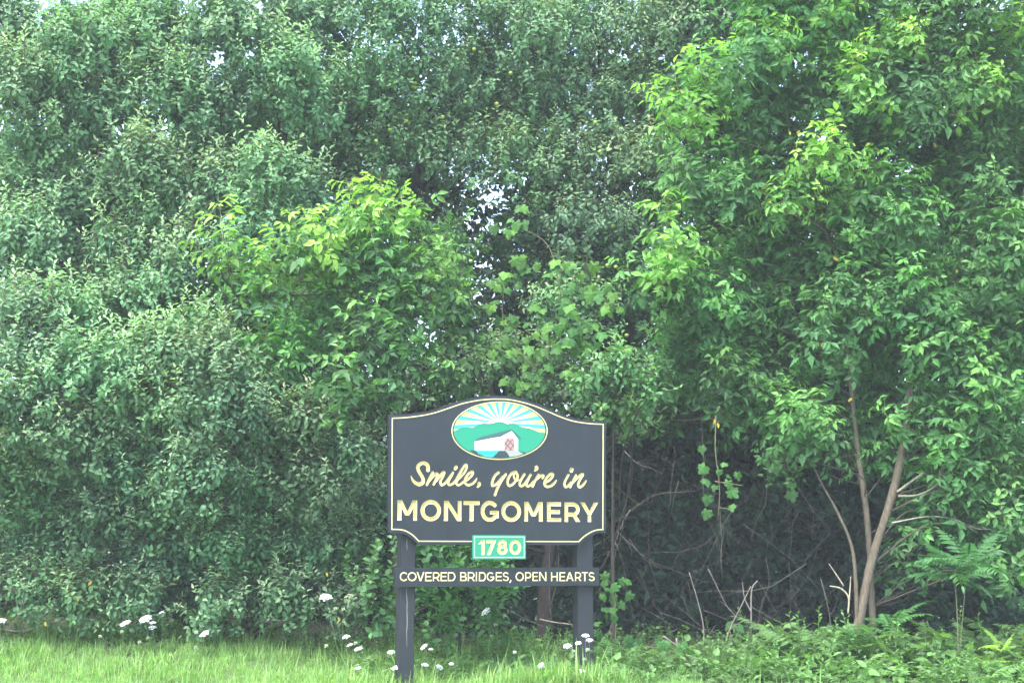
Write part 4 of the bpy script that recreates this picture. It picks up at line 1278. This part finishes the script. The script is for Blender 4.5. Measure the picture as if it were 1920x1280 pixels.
def herb_stuff():
    g = Geo()
    HB = np.array((0.10, 0.20, 0.055))
    broad = one_leaf('broad_herb_leaf', M_HERB, .105, .066, cup=.06, droop=.25)
    fr_herb = frond('herb_frond', 6, .24, .07, .024, .5, 96)
    small = one_leaf('herb_leaf', M_HERB, .06, .026, cup=.1, droop=.25)
    hs = [herb_shoot(.34, 16, small, HB, 71, 0, 55), herb_shoot(.26, 13, round_leaf, HB * .8, 72, -5, 40), herb_shoot(.2, 12, small, HB * 1.25, 73, 10, 60), herb_shoot(.36, 16, small, HB * 1.05, 74, -10, 45), herb_shoot(.24, 8, broad, HB * .95, 75, -15, 30, 1.3, 1.1, .8), herb_shoot(.16, 6, broad, HB * 1.1, 76, -5, 25, 1.2)]
    hs += [Shoot([(fr_herb, frame(np.array((math.cos(a), math.sin(a), .7)), np.array((0, 0, 1.))), np.array((0, 0, .06 * k)), HB * .95) for k, a in enumerate((0, 2.2, 4.1, 5.3))])]
    def put(n, x0, x1, y0, y1, smin, smax, w=None, tint=1.0):
        p = np.stack([rng.uniform(x0, x1, n), rng.uniform(y0, y1, n), np.zeros(n)], -1)
        p[:, 2] = ground_z(p[:, 0], p[:, 1])
        a = norm(np.array((0, 0, 1.)) + rng.normal(0, .22, (n, 3)))
        scatter(g, hs, rng.choice(w if w else [0, 1, 2, 3], n), p, axis_rot(a), rng.uniform(smin, smax, n), np.ones((n, 3)) * tint * rng.uniform(.75, 1.25, (n, 1)))
    put(400, 2.0, 7.0, 11.0, 12.0, .6, 1.05, [0, 1, 2, 4, 4, 5, 5, 6, 6], 1.15)
    put(430, 2.3, 7.0, 11.7, 12.9, .8, 1.7, [1, 4, 4, 5, 6, 6, 3], .9)
    put(300, .6, 2.4, 11.0, 12.6, .5, 1.0, [1, 4, 5, 0, 6], .95)
    put(480, -7.5, .8, 12.3, 13.6, .5, 1.0, [0, 1, 3], .9)
    put(230, -1.4, 1.1, 11.1, 12.6, .4, .9, [0, 3, 1, 4, 6])
    put(60, .3, 1.2, 10.6, 10.9, .4, .7, [0, 2, 4, 6])
    put(500, -8, 8, 13.0, 15.5, .5, 1.1, [1, 1, 3], .8)
    o = g.build('herb_layer', M_HERB, kind='stuff')
    tag(o, 'leafy weeds and herbs covering the ground along the trees', 'weeds')


herb_stuff()

# ---- grass
def grass():
    r = np.random.default_rng(5)
    GC = np.array((0.23, 0.39, 0.12))
    tufts = []
    for k in range(6):
        g = Geo()
        for b in range(15):
            L = r.uniform(.08, .22) * (1.8 if r.random() < .06 else 1); wd = r.uniform(.0028, .0055)
            a = r.uniform(0, 6.28); lean = r.uniform(.1, .9); o = r.normal(0, .035, 2)
            d = np.array((math.cos(a), math.sin(a))); sd_ = np.array((-d[1], d[0]))
            pts = []
            for t, wf in ((0, 1), (.5, 1)):
                h = L * t * (1 - .35 * lean * t); out_ = L * lean * t * t * .8
                c = o + d * out_
                pts += [(c[0] + sd_[0] * wd * wf, c[1] + sd_[1] * wd * wf, h), (c[0] - sd_[0] * wd * wf, c[1] - sd_[1] * wd * wf, h)]
            c = o + d * L * lean * .8
            pts.append((c[0], c[1], L * (1 - .35 * lean)))
            col_ = GC * r.uniform(.7, 1.25) * (np.array((1.5, 1.15, 1.2)) if r.random() < .12 else 1)
            g.add(pts, [(0, 1, 3), (0, 3, 2), (2, 3, 4)], col_)
        tufts.append(g)
    class T: pass
    sh = []
    for g in tufts:
        t = T(); t.V, t.F, t.C = g.arrays(); sh.append(t)
    G = Geo()
    def put(n, x0, x1, y0, y1, s0, s1, tint=(1, 1, 1)):
        p = np.stack([r.uniform(x0, x1, n), r.uniform(y0, y1, n), np.zeros(n)], -1)
        p[:, 2] = ground_z(p[:, 0], p[:, 1]) - .005
        patch = .8 + .35 * np.sin(p[:, 0] * 2.1 + p[:, 1]) * np.cos(p[:, 1] * 3.3 - p[:, 0])
        rot = axis_rot(norm(np.array((0, 0, 1.)) + r.normal(0, .12, (n, 3))))
        scatter(G, sh, r.integers(0, 6, n), p, rot, r.uniform(s0, s1, n) * np.clip(patch, .6, 1.3), np.asarray(tint) * r.uniform(.8, 1.2, (n, 1)))
    put(3300, -7.0, .5, 10.2, 12.3, .4, 1.05)
    put(170, -1.3, .95, 10.5, 10.86, .9, 1.5)
    put(600, -7.0, .4, 12.2, 12.9, .6, 1.1)
    put(350, -7.0, .4, 12.8, 13.5, .8, 1.4, (.8, .85, .8))
    put(300, .6, 1.6, 10.4, 11.5, .5, .9, (.9, .95, 1))
    put(350, 1.6, 7, 9.8, 10.8, .5, .9, (.9, .95, 1))
    o = G.build('grass', M_GRASS, kind='stuff')
    tag(o, 'bright green mown verge grass in front of the trees', 'grass')


grass()

# ---- grape vines: every leaf its own piece
def grape_leaf(seed):
    r = np.random.default_rng(seed)
    prof = [(-90, .30), (-62, .78), (-40, .80), (-22, .62), (0, .95), (18, .70), (38, .85), (55, .72), (75, .95), (90, 1.15), (105, .95), (125, .72), (142, .85), (162, .70), (180, .95), (202, .62), (220, .80), (242, .78)]
    V = [(0, .0, 0)]
    for a, k in prof:
        k *= r.uniform(.9, 1.1) * .085
        x, y = k * math.cos(R(a)), k * math.sin(R(a)) + .03
        V.append((x, y, -.9 * (x * x + .6 * y * y) / .085 * .35 + r.normal(0, .004)))
    n = len(prof)
    F = [(0, 1 + i, 1 + (i + 1) % n) for i in range(n)]
    V[0] = (0, .02, .006)
    C = np.array([(1.15, 1.15, 1.1)] + [(1, 1, 1)] * n) * r.uniform(.9, 1.1)
    return Leaf('grape_leaf', V, F, C, M_GRAPE)


grape_leaves = [grape_leaf(80 + i) for i in range(5)]
GRP, GRP_Y = np.array((0.044, 0.130, 0.032)), np.array((0.13, 0.26, 0.045))


def vine(label, stems, spots, Y, size=1.0, bright=.3):
    """stems: pixel polylines; spots: (px,py,size px)"""
    base = Vector(at(*stems[0][0], Y)); root = empty('grape_vine', base); tag(root, label, 'vine')
    B = np.array(base)
    for s in stems:
        q = spline([np.array(at(x, y, Y + .03)) + rng.normal(0, .02, 3) for x, y in s], 5)
        V, F = tube(q, np.linspace(.006, .003, len(q)), 5)
        link('stem', mesh_np('stem', V - B, F, M_BARK, np.broadcast_to(np.array((0.16, 0.15, 0.08)), (len(V), 3)), smooth=True), root)
    for x, y, s in spots:
        yy = Y + rng.uniform(-.18, .12)
        p = np.array(at(x, y, yy))
        k = s * yy / FPX / .19 * size
        d = norm(np.array((rng.normal(0, .55), -.45 + rng.normal(0, .25), -.65 + rng.normal(0, .3))))
        up = np.array((rng.normal(0, .3), -.75, .75 + rng.normal(0, .3)))
        M = frame(d, up) * k
        lf = grape_leaves[rng.integers(5)]
        o = link('leaf', lf.mesh(), root)
        X = np.eye(4); X[:3, :3] = M; X[:3, 3] = p - B - M @ np.array((0, .03, 0))
        o.matrix_basis = Matrix(X.tolist())
        f = bright * rng.random() ** 1.5
        c = (GRP * (1 - f) + GRP_Y * f) * rng.uniform(.75, 1.25)
        o.color = (*np.clip(c, 0, 1), 1)


spots = []
for cx, cy, rx, ry, n, s in [(960, 425, 35, 14, 6, 30), (990, 380, 30, 15, 4, 26), (955, 520, 45, 25, 14, 30), (1060, 498, 50, 18, 14, 34), (1100, 550, 45, 22, 9, 36), (1150, 570, 25, 20, 5, 36), (1060, 545, 40, 20, 10, 28),
                             (1050, 600, 45, 30, 14, 30), (1070, 640, 40, 25, 12, 30), (1000, 670, 45, 25, 12, 32), (945, 605, 30, 18, 6, 34), (1030, 700, 60, 18, 12, 28), (980, 720, 40, 12, 8, 26), (1085, 690, 30, 25, 8, 30), (930, 560, 25, 20, 5, 28), (1010, 620, 60, 40, 16, 30), (1110, 620, 40, 40, 12, 32), (1140, 660, 40, 25, 8, 30), (960, 660, 35, 30, 8, 28)]:
    for k in range(n):
        spots.append((cx + rng.normal(0, rx * .55), cy + rng.normal(0, ry * .55), s * rng.uniform(.6, 1.2)))
vine('wild grape vine with broad lobed leaves climbing above the sign\'s crest', [[(1010, 760), (1000, 690), (1060, 620), (1075, 540), (1060, 490)], [(1000, 690), (950, 620), (940, 530)], [(1070, 560), (1120, 560), (1160, 570)], [(1060, 620), (1030, 470), (965, 420), (990, 375)]], spots, 12.9, 1.0, .8)
Zv = lambda X, Y, s: (1280 + X / 5.333, 760 + Y / 5.333, s)
vine('grape vine trailing straight down in the dark left of the tan trunks', [[(1338, 780), (1340, 850), (1346, 910), (1343, 970)], [(1346, 950), (1375, 952)], [(1345, 900), (1390, 910)]],
     [Zv(190, 425, 24), Zv(215, 620, 32), Zv(235, 750, 28), Zv(325, 810, 20), Zv(460, 770, 26), Zv(490, 860, 34), Zv(250, 925, 30), Zv(490, 1005, 24), Zv(240, 1070, 30), Zv(555, 690, 24), Zv(460, 700, 18), Zv(415, 580, 20), Zv(370, 660, 20)], 12.7, 1.0, .15)
vine('grape vine hanging among dim leaves close to the thin leaning stem', [[(1470, 800), (1465, 860), (1480, 930)]], [Zv(900, 480, 34), Zv(920, 600, 40), Zv(1085, 880, 34), Zv(1060, 500, 26), Zv(1010, 640, 22), Zv(860, 560, 30), Zv(1100, 790, 24)], 12.9, 1.0, .1)
Zw = lambda X, Y, s: (1100 + X / 4.571, 1000 + Y / 4.571, s)
vine('clump of grape leaves touching the right end of the lower plank', [[(1150, 1250), (1155, 1180), (1150, 1110), (1140, 1075)]],
     [Zw(150, 360, 26), Zw(245, 450, 30), Zw(300, 400, 22), Zw(355, 410, 20), Zw(290, 600, 26), Zw(230, 545, 24), Zw(370, 525, 26), Zw(145, 535, 22), Zw(225, 645, 24), Zw(180, 470, 20), Zw(150, 420, 22),
      Zw(110, 860, 26), Zw(90, 760, 24), Zw(180, 720, 24), Zw(160, 640, 24), Zw(240, 720, 22)], 12.1, 1.0, .25)
sp2 = [(1120 + rng.uniform(0, 165), 1195 + rng.uniform(0, 70) + 0, rng.uniform(16, 26)) for k in range(46)]
sp2 += [(1262, 1265, 26), (1275, 1255, 28), (1290, 1262, 26), (1245, 1272, 24)]
vine('low bramble of dull broad leaves on the ground right of the post', [[(1140, 1278), (1170, 1230), (1230, 1215), (1280, 1240)], [(1170, 1230), (1160, 1200)]], sp2, 12.0, 1.0, .12)
vine('pair of round leaves alone in the dark hollow', [[(1372, 1210), (1375, 1180), (1385, 1165)]], [(1370, 1170, 28), (1386, 1175, 24)], 12.8, 1.0, .1)

# ---- feather-leaved plants
fr_big = [frond('frond', 8, .42, .12, .036, .8, 90), frond('frond', 7, .36, .11, .034, 1.1, 91), frond('frond', 9, .46, .115, .034, .6, 92)]
fr_small = [frond('frond', 9, .28, .065, .022, .5, 93), frond('frond', 8, .24, .06, .022, .3, 94)]


def feather_plant(label, cat, base, tops, fr, rgb, n, Y, scale=1.0, spread=1.0):
    """base pixel, stem-top pixels, fronds radiating from the tops"""
    b = Vector(at(*base, Y)); b.z = float(ground_z(b.x, b.y))
    root = empty('feather_leaved_plant', b); tag(root, label, cat)
    B = np.array(b)
    for tp in tops:
        e = np.array(at(*tp, Y))
        V, F = tube(spline([B - np.array((0, 0, .05)), (B + e) / 2 + rng.normal(0, .03, 3), e], 5), np.linspace(.008, .004, 11), 5)
        link('stem', mesh_np('stem', V - B, F, M_BARK, np.broadcast_to(np.array((0.13, 0.14, 0.07)), (len(V), 3)), smooth=True), root)
        for k in range(n):
            a = k * 2.4 + rng.normal(0, .25)
            el = R(rng.uniform(5, 60))
            d = np.array((math.cos(a) * math.cos(el), -.15 + math.sin(a) * math.cos(el), math.sin(el)))
            M = frame(d, np.array((0, -.1, 1.))) * scale * rng.uniform(.8, 1.15)
            o = link('leaf', fr[rng.integers(len(fr))].mesh(), root)
            X = np.eye(4); X[:3, :3] = M; X[:3, 3] = e - B + np.array((0, 0, -.10 * rng.random()))
            o.matrix_basis = Matrix(X.tolist())
            o.color = (*np.clip(np.asarray(rgb) * rng.uniform(.8, 1.25), 0, 1), 1)


feather_plant('young walnut-like plant with long feathery leaves drooping right of the trunks', 'plant', (1795, 1260), [(1790, 1075), (1815, 1050)], fr_big, (0.060, 0.17, 0.05), 10, 12.0, 1.05)
feather_plant('feather-leaved sprout close to the right of the trunk foot', 'plant', (1690, 1270), [(1672, 1170)], fr_big, (0.06, 0.17, 0.04), 7, 12.3, .8)
feather_plant('fine feathery sprout growing in front of the trunk foot', 'plant', (1592, 1290), [(1580, 1210), (1608, 1195)], fr_small, (0.075, 0.19, 0.05), 8, 11.9, .85)
feather_plant('fine feathery sprout at the bottom beside the sawn log', 'plant', (1560, 1300), [(1552, 1250)], fr_small, (0.07, 0.17, 0.05), 9, 11.8, .9)
feather_plant('bright yellow-green fern-like plant in the bottom right corner', 'plant', (1850, 1300), [(1850, 1235), (1875, 1205)], fr_small, (0.19, 0.33, 0.05), 8, 11.7, .8)

# ---- stalks
narrow = one_leaf('stalk_leaf', M_HERB, .075, .018, cup=.1, droop=.3)


def stalk(name, label, px0, top, Y, lf, n, rgb, s0=1.0, s1=.5, el=(5, 35), seed=0, cat='plant'):
    r = np.random.default_rng(900 + seed)
    b = Vector(at(px0, 1200, Y)); b.z = float(ground_z(b.x, b.y)) - .02
    e = np.array(at(*top, Y)); B = np.array(b)
    root = empty(name, b); tag(root, label, cat)
    q = spline([B, (B + e) / 2 + r.normal(0, .012, 3), e], 6)
    V, F = tube(q, np.linspace(.006, .002, len(q)), 5)
    link('stem', mesh_np('stem', V - B, F, M_BARK, np.broadcast_to(np.array((0.12, 0.17, 0.06)), (len(V), 3)), smooth=True), root)
    for i in range(n):
        t = .15 + .85 * i / n; a = i * 2.4; ee = R(r.uniform(*el))
        p = B + (e - B) * t
        d = np.array((math.cos(a) * math.cos(ee), math.sin(a) * math.cos(ee), math.sin(ee)))
        M = frame(d, np.array((0, 0, 1.))) * (s0 + (s1 - s0) * t) * r.uniform(.85, 1.15)
        o = link('leaf', lf.mesh(), root)
        X = np.eye(4); X[:3, :3] = M; X[:3, 3] = p - B
        o.matrix_basis = Matrix(X.tolist()); o.color = (*np.clip(np.asarray(rgb) * r.uniform(.8, 1.25), 0, 1), 1)


HG = (0.075, 0.16, 0.055)
stalk('leafy_stalk', 'tall narrow-leaved stalk between the posts, near the right one', 1030, (1031, 1184), 11.6, narrow, 44, HG, .95, .5, seed=1)
stalk('leafy_stalk', 'short leafy stalk just right of the right post', 1132, (1129, 1222), 11.5, narrow, 28, HG, .9, .5, seed=2)
stalk('leafy_stalk', 'leafy stalk with upright leaves below the bare stems', 1440, (1438, 1215), 11.8, narrow, 26, (0.07, 0.16, 0.06), 1.2, .6, seed=3)
stalk('leafy_stalk', 'broad-leaved stalk in the weeds under the feathery plant', 1770, (1752, 1185), 11.7, round_leaf, 16, (0.07, 0.17, 0.05), 1.1, .6, seed=4)
stalk('leafy_stalk', 'broad-leaved stalk left of the bright fern-like plant', 1800, (1800, 1195), 11.75, round_leaf, 14, (0.06, 0.15, 0.06), 1.2, .7, seed=5)
stalk('leafy_stalk', 'slim stalk with pointed leaves at the bottom right edge', 1905, (1908, 1225), 11.6, narrow, 30, (0.09, 0.2, 0.06), 1.2, .6, seed=6)
stalk('leafy_stalk', 'pale-tipped leafy stalk in the grass edge below the apple boughs', 272, (270, 1222), 11.9, narrow, 20, (0.11, 0.2, 0.08), .8, .4, seed=7)
seedlf = one_leaf('dock_seed', M_HERB, .016, .013, cup=.2, droop=.2)
stalk('dock_stalk', 'yellow-green seeding dock stalk arching left of the sawn log', 1500, (1474, 1224), 11.75, seedlf, 90, (0.26, 0.36, 0.07), 1.2, .9, (-20, 60), seed=8)

# ---- wild carrot
def umbel(seed, n=30, r0=.052, dome=.012):
    r = np.random.default_rng(seed); g = Geo()
    W = np.array((0.80, 0.80, 0.78))
    for i in range(n):
        k = math.sqrt((i + .5) / n); a = i * 2.4 + r.normal(0, .1)
        c = np.array((r0 * k * math.cos(a), r0 * k * math.sin(a), dome * (1 - k * k) + r.normal(0, .0015)))
        s = .0115 * r.uniform(.75, 1.25)
        V = [c + np.array((0, 0, .005))] + [c + np.array((s * math.cos(q) * r.uniform(.75, 1.2), s * math.sin(q) * r.uniform(.75, 1.2), r.normal(0, .001))) for q in np.linspace(0, 6.28, 8)[:-1]]
        g.add(V, [(0, 1 + j, 1 + (j + 1) % 7) for j in range(7)], W * r.uniform(.93, 1.0))
        if i % 2 == 0:
            V, F = tube([(0, 0, -.045), c - np.array((0, 0, .002))], [.0012, .0008], 3)
            g.add(V, F, np.array((0.16, 0.24, 0.09)))
    return mesh_np('flower_head', *g.arrays()[:2], M_PETAL, g.arrays()[2])


def bud_mesh():
    g = Geo(); r = np.random.default_rng(3)
    for i in range(16):
        d = norm(r.normal(size=3) + np.array((0, 0, .5))); c = d * .012
        V = [c + d * .006] + [c + .006 * v for v in r.normal(size=(4, 3))]
        g.add(V, [(0, 1, 2), (0, 2, 3), (0, 3, 4), (0, 4, 1)], np.array((0.5, 0.56, 0.36)))
    return mesh_np('flower_bud', *g.arrays()[:2], M_PETAL, g.arrays()[2])


umb = [umbel(101, 30, .052, .020), umbel(102, 26, .046, .024), umbel(103, 34, .058, .018)]
bud = bud_mesh()
feath = frond('carrot_leaf', 9, .11, .028, .006, .4, 97)


def carrot(label, base_px, heads, Y, buds=()):
    """heads: (px, py, width px, tilt degrees)"""
    b = Vector(at(base_px, 1250, Y)); b.z = float(ground_z(b.x, b.y)) - .02
    root = empty('wild_carrot', b); tag(root, label, 'flower', 'wild carrot flowers along the verge')
    B = np.array(b)
    for i, (x, y, wd, tilt) in enumerate(heads):
        e = np.array(at(x, y, Y + rng.normal(0, .03)))
        m = (B + e) / 2 + np.array((rng.normal(0, .02), 0, 0))
        q = spline([B, m, e - np.array((0, 0, .03))], 6)
        V, F = tube(q, np.linspace(.0032, .002, len(q)), 4)
        link('stem', mesh_np('stem', V - B, F, M_HERB, np.broadcast_to(np.array((0.13, 0.21, 0.07)), (len(V), 3)), smooth=True), root)
        k = wd * Y / FPX / .115
        o = link('flower_head', umb[rng.integers(3)], root)
        o.location = e - B; o.rotation_euler = (R(14 + rng.uniform(0, 10)), R(tilt), rng.uniform(0, 6)); o.scale = (k, k, k)
        o.rotation_mode = 'XYZ'
        o.matrix_basis = Matrix.Translation(Vector(e - B)) @ Matrix.Rotation(R(-tilt), 4, 'Y') @ Matrix.Rotation(R(rng.uniform(14, 30)), 4, 'X') @ Matrix.Rotation(rng.uniform(0, 6), 4, 'Z') @ Matrix.Diagonal((k, k, k, 1))
    for x, y in buds:
        e = np.array(at(x, y, Y))
        q = spline([B, (B + e) / 2 + np.array((rng.normal(0, .015), 0, 0)), e], 5)
        V, F = tube(q, np.linspace(.0028, .0016, len(q)), 4)
        link('stem', mesh_np('stem', V - B, F, M_HERB, np.broadcast_to(np.array((0.13, 0.21, 0.07)), (len(V), 3)), smooth=True), root)
        o = link('flower_bud', bud, root); o.location = e - B
    for k in range(5):
        a = k * 1.3; M = frame(np.array((math.cos(a), math.sin(a), .9)), np.array((0, 0, 1.))) * rng.uniform(.8, 1.3)
        o = link('leaf', feath.mesh(), root); X = np.eye(4); X[:3, :3] = M; X[:3, 3] = (0, 0, .04 + .05 * rng.random())
        o.matrix_basis = Matrix(X.tolist()); o.color = (.1, .19, .06, 1)


carrot('white wild carrot flower cut by the left picture edge', 10, [(2, 1164, 20, 0)], 12.0)
carrot('leftmost whole white umbel, tilted, standing alone left of the cluster', 238, [(235, 1168, 19, 20)], 12.1, [(229, 1184), (188, 1193)])
carrot('cluster of three white umbels with cream top one, left', 287, [(273, 1160, 22, 10), (286, 1167, 12, 0), (286, 1176, 16, 0)], 12.1, [(262, 1204), (278, 1196)])
carrot('tall single white umbel at the right of the left cluster', 298, [(304, 1149, 13, 0)], 12.2)
carrot('white tilted umbel alone between left cluster and tallest flower', 388, [(384, 1188, 21, 20)], 12.0, [(368, 1186), (367, 1214)])
carrot('tallest and largest white umbel, left of the left post', 640, [(611, 1120, 27, -4)], 11.9, [(629, 1141), (644, 1142)])
carrot('two lacy white umbels stacked below the tallest one', 660, [(649, 1194, 17, 15), (656, 1209, 13, 18)], 11.7, [(612, 1211)])
carrot('white umbel with slanted flat top near the left post', 670, [(672, 1216, 15, 15)], 11.6, [(667, 1206)])
carrot('small round white umbel low in grass left of the post', 672, [(671, 1252, 12, 5)], 11.3)
carrot('white umbel touching the left edge of the left post', 736, [(734, 1222, 14, 0)], 11.25)
carrot('white umbel in front of the foot of the left post', 742, [(742, 1252, 18, 10)], 10.8)
carrot('small tilted umbel right beside the left post', 806, [(795, 1212, 14, 35), (808, 1217, 11, 0)], 11.3)
carrot('lowest white umbel just right of the left post foot', 799, [(797, 1246, 13, -10)], 11.2)
carrot('narrow white umbel leaning right between the posts', 826, [(824, 1250, 13, -30)], 11.2)
carrot('small cup-shaped white umbel low between the posts', 846, [(846, 1244, 11, 0)], 11.2)
carrot('steeply tilted white umbel on branching stem between the posts', 952, [(911, 1146, 20, 42)], 11.7, [(947, 1155), (929, 1171)])
carrot('round bud-like white flower between the posts', 966, [(965, 1222, 9, 0)], 11.5)
carrot('flat white umbel low beside the narrow-leaved stalk', 1018, [(1017, 1247, 19, 0)], 11.2, [(1033, 1263)])
carrot('white umbel leaning at the left edge of the right post', 1075, [(1064, 1211, 18, 8)], 11.1, [(1075, 1221)])
carrot('small white umbel on a straight stem before the right post', 1088, [(1084, 1205, 12, 10)], 10.85, [(1096, 1236)])
carrot('pair of highest white umbels in front of the right post', 1102, [(1098, 1191, 13, 0), (1105, 1200, 16, 0)], 10.8, [(1102, 1218)])
carrot('lowest white umbel in front of the right post foot', 1090, [(1089, 1258, 17, 0)], 10.7)


def small_flower(name, label, px, py, Y, rgb, size):
    b = Vector(at(px, 1255, Y)); b.z = float(ground_z(b.x, b.y)) - .02
    root = empty(name, b); tag(root, label, 'flower'); B = np.array(b)
    e = np.array(at(px, py, Y))
    V, F = tube([B, (B + e) / 2 + np.array((.01, 0, 0)), e], [.003, .002, .0015], 4)
    link('stem', mesh_np('stem', V - B, F, M_HERB, np.broadcast_to(np.array((0.13, 0.21, 0.07)), (len(V), 3)), smooth=True), root)
    g = Geo()
    for i in range(14):
        d = norm(np.array((math.cos(i * 2.4), math.sin(i * 2.4), .2 + .9 * (i / 14))))
        V = leaf_v(size, size * .6, .2, -.2) @ frame(d, np.array((0, 0, 1.))).T + e - B
        g.add(V, LEAF_F, np.array(rgb) * rng.uniform(.85, 1.1))
    link('petals', mesh_np('petals', *g.arrays()[:2], M_PETAL, g.arrays()[2]), root)


YEL, PUR = (0.75, 0.55, 0.02), (0.50, 0.26, 0.42)
small_flower('buttercup', 'small yellow buttercup in the grass below the tallest umbel', 534, 1224, 11.6, YEL, .014)
small_flower('buttercup', 'small yellow flower at the edge of the left apple boughs', 345, 1213, 11.8, YEL, .012)
small_flower('buttercup', 'yellow flower low in the grass near the left bottom edge', 196, 1267, 11.2, (0.75, 0.42, 0.03), .011)
small_flower('clover', 'pink clover head just left of the left post', 706, 1204, 11.5, PUR, .013)
small_flower('clover', 'pink clover in the lower left grass, upper of two', 272, 1254, 11.3, PUR, .012)
small_flower('clover', 'pink clover in the lower left grass, lower of two', 254, 1271, 11.1, PUR, .012)

# ---- apples and yellowed leaves, parts of their trees
def apple_mesh():
    V, F = [], []
    n, m = 10, 7
    for i in range(m + 1):
        th = math.pi * i / m
        rr = math.sin(th) * (1 + .08 * math.cos(th)); z = math.cos(th) * .92 - .14 * math.exp(-(th / .35) ** 2) + .1 * math.exp(-((math.pi - th) / .35) ** 2)
        for j in range(n): V.append((rr * math.cos(2 * math.pi * j / n), rr * math.sin(2 * math.pi * j / n), z))
    for i in range(m):
        for j in range(n):
            F.append((i * n + j, (i + 1) * n + j, (i + 1) * n + (j + 1) % n, i * n + (j + 1) % n))
    return mesh_np('apple', np.array(V) * .026, np.array(F), plain_mat('green_apple_skin', (0.30, 0.42, 0.06), .4, .5, noise=.2, scale=60), smooth=True)


am = apple_mesh()
cb = Vector(ctree.location)
for x, y, o_, s in [(655, 500, 480, 4), (720, 580, 480, 4), (720, 635, 480, 4), (1195, 625, 480, 4), (1172, 652, 480, 4), (1195, 660, 480, 4), (1412, 632, 480, 4), (1635, 372, 480, 4), (1570, 768, 480, 4), (1805, 780, 480, 4),
                    (1400, 880, 480, 4), (1130, 910, 480, 4), (1005, 975, 480, 4), (900, 1060, 480, 4), (640, 780, 480, 4), (450, 600, 480, 4), (1910, 550, 480, 4), (1240, 1180, 960, 4), (1100, 775, 960, 4),
                    (1210, 675, 960, 4), (660, 1140, 960, 4), (720, 1120, 960, 4), (980, 1260, 960, 4), (625, 920, 960, 4)]:
    o = link('apple', am, ctree); o.location = at(o_ + x / s, y / s, 14.72) - cb; o.rotation_euler = (rng.normal(0, .4), rng.normal(0, .4), rng.uniform(0, 6))
for x, y in [(105, 415), (975, 450), (925, 440), (960, 205), (1040, 860)]:
    o = link('apple', am, ctree); o.location = at(850 + x / 3.2, 360 + y / 3.2, 14.6) - cb


def yellow_leaves(root, spots, Y, lf, s):
    B = np.array(root.location)
    for x, y in spots:
        o = link('yellow_leaf', lf.mesh(), root)
        M = frame(np.array((rng.normal(0, .6), -.3, -.7)), np.array((rng.normal(0, .3), -.8, .6))) * s * rng.uniform(.8, 1.2)
        X = np.eye(4); X[:3, :3] = M; X[:3, 3] = np.array(at(x, y, Y)) - B
        o.matrix_basis = Matrix(X.tolist()); o.color = (.45, .36 * rng.uniform(.8, 1.2), .04, 1)


elder = bpy.data.objects['box_elder_tree']
yl = one_leaf('yellow_leaf', M_ELDER, .09, .045)
yellow_leaves(elder, [(1500, 245), (1545, 225), (1662, 198), (1652, 205), (1632, 268), (1598, 746), (1345, 792), (1340, 785), (1562, 482), (1750, 268), (1432, 345), (1795, 505), (1690, 602), (1541, 642), (1530, 255), (1480, 246), (1820, 860), (1790, 768)], 12.7, yl, .62)
yellow_leaves(bpy.data.objects['apple_tree.001'], [(475, 852), (300, 752), (148, 1122), (172, 1088), (505, 1151), (638, 1158), (612, 1072), (275, 1135), (685, 858), (676, 862), (85, 1165)], 12.25, yl, .5)
yellow_leaves(bpy.data.objects['apple_tree'], [(248, 247), (568, 142), (520, 33)], 13.65, yl, .5)

# ================================================================== ADDED GLARE VEIL
def glare_veil():  # scattering box added to lift the dark tones as window glare does
    V = np.array([(x, y, z) for x in (-430, 430) for y in (-230, 640) for z in (-3, 14)], float)
    F = np.array([(0, 1, 3, 2), (4, 6, 7, 5), (0, 4, 5, 1), (2, 3, 7, 6), (0, 2, 6, 4), (1, 5, 7, 3)])
    m, t, out = new_mat('glare_veil_air')
    v = N(t, 'ShaderNodeVolumePrincipled')
    v.inputs['Color'].default_value = (.95, .98, 1, 1)
    v.inputs['Density'].default_value = VEIL_DENSITY
    t.links.new(v.outputs[0], out.inputs['Volume'])
    o = link('glare_veil', mesh_np('glare_veil', V, F, m))
    tag(o, 'thin scattering veil added to lift the shadows like window glare', 'glare_veil', kind='stuff')


VEIL_DENSITY = 0.0019
glare_veil()
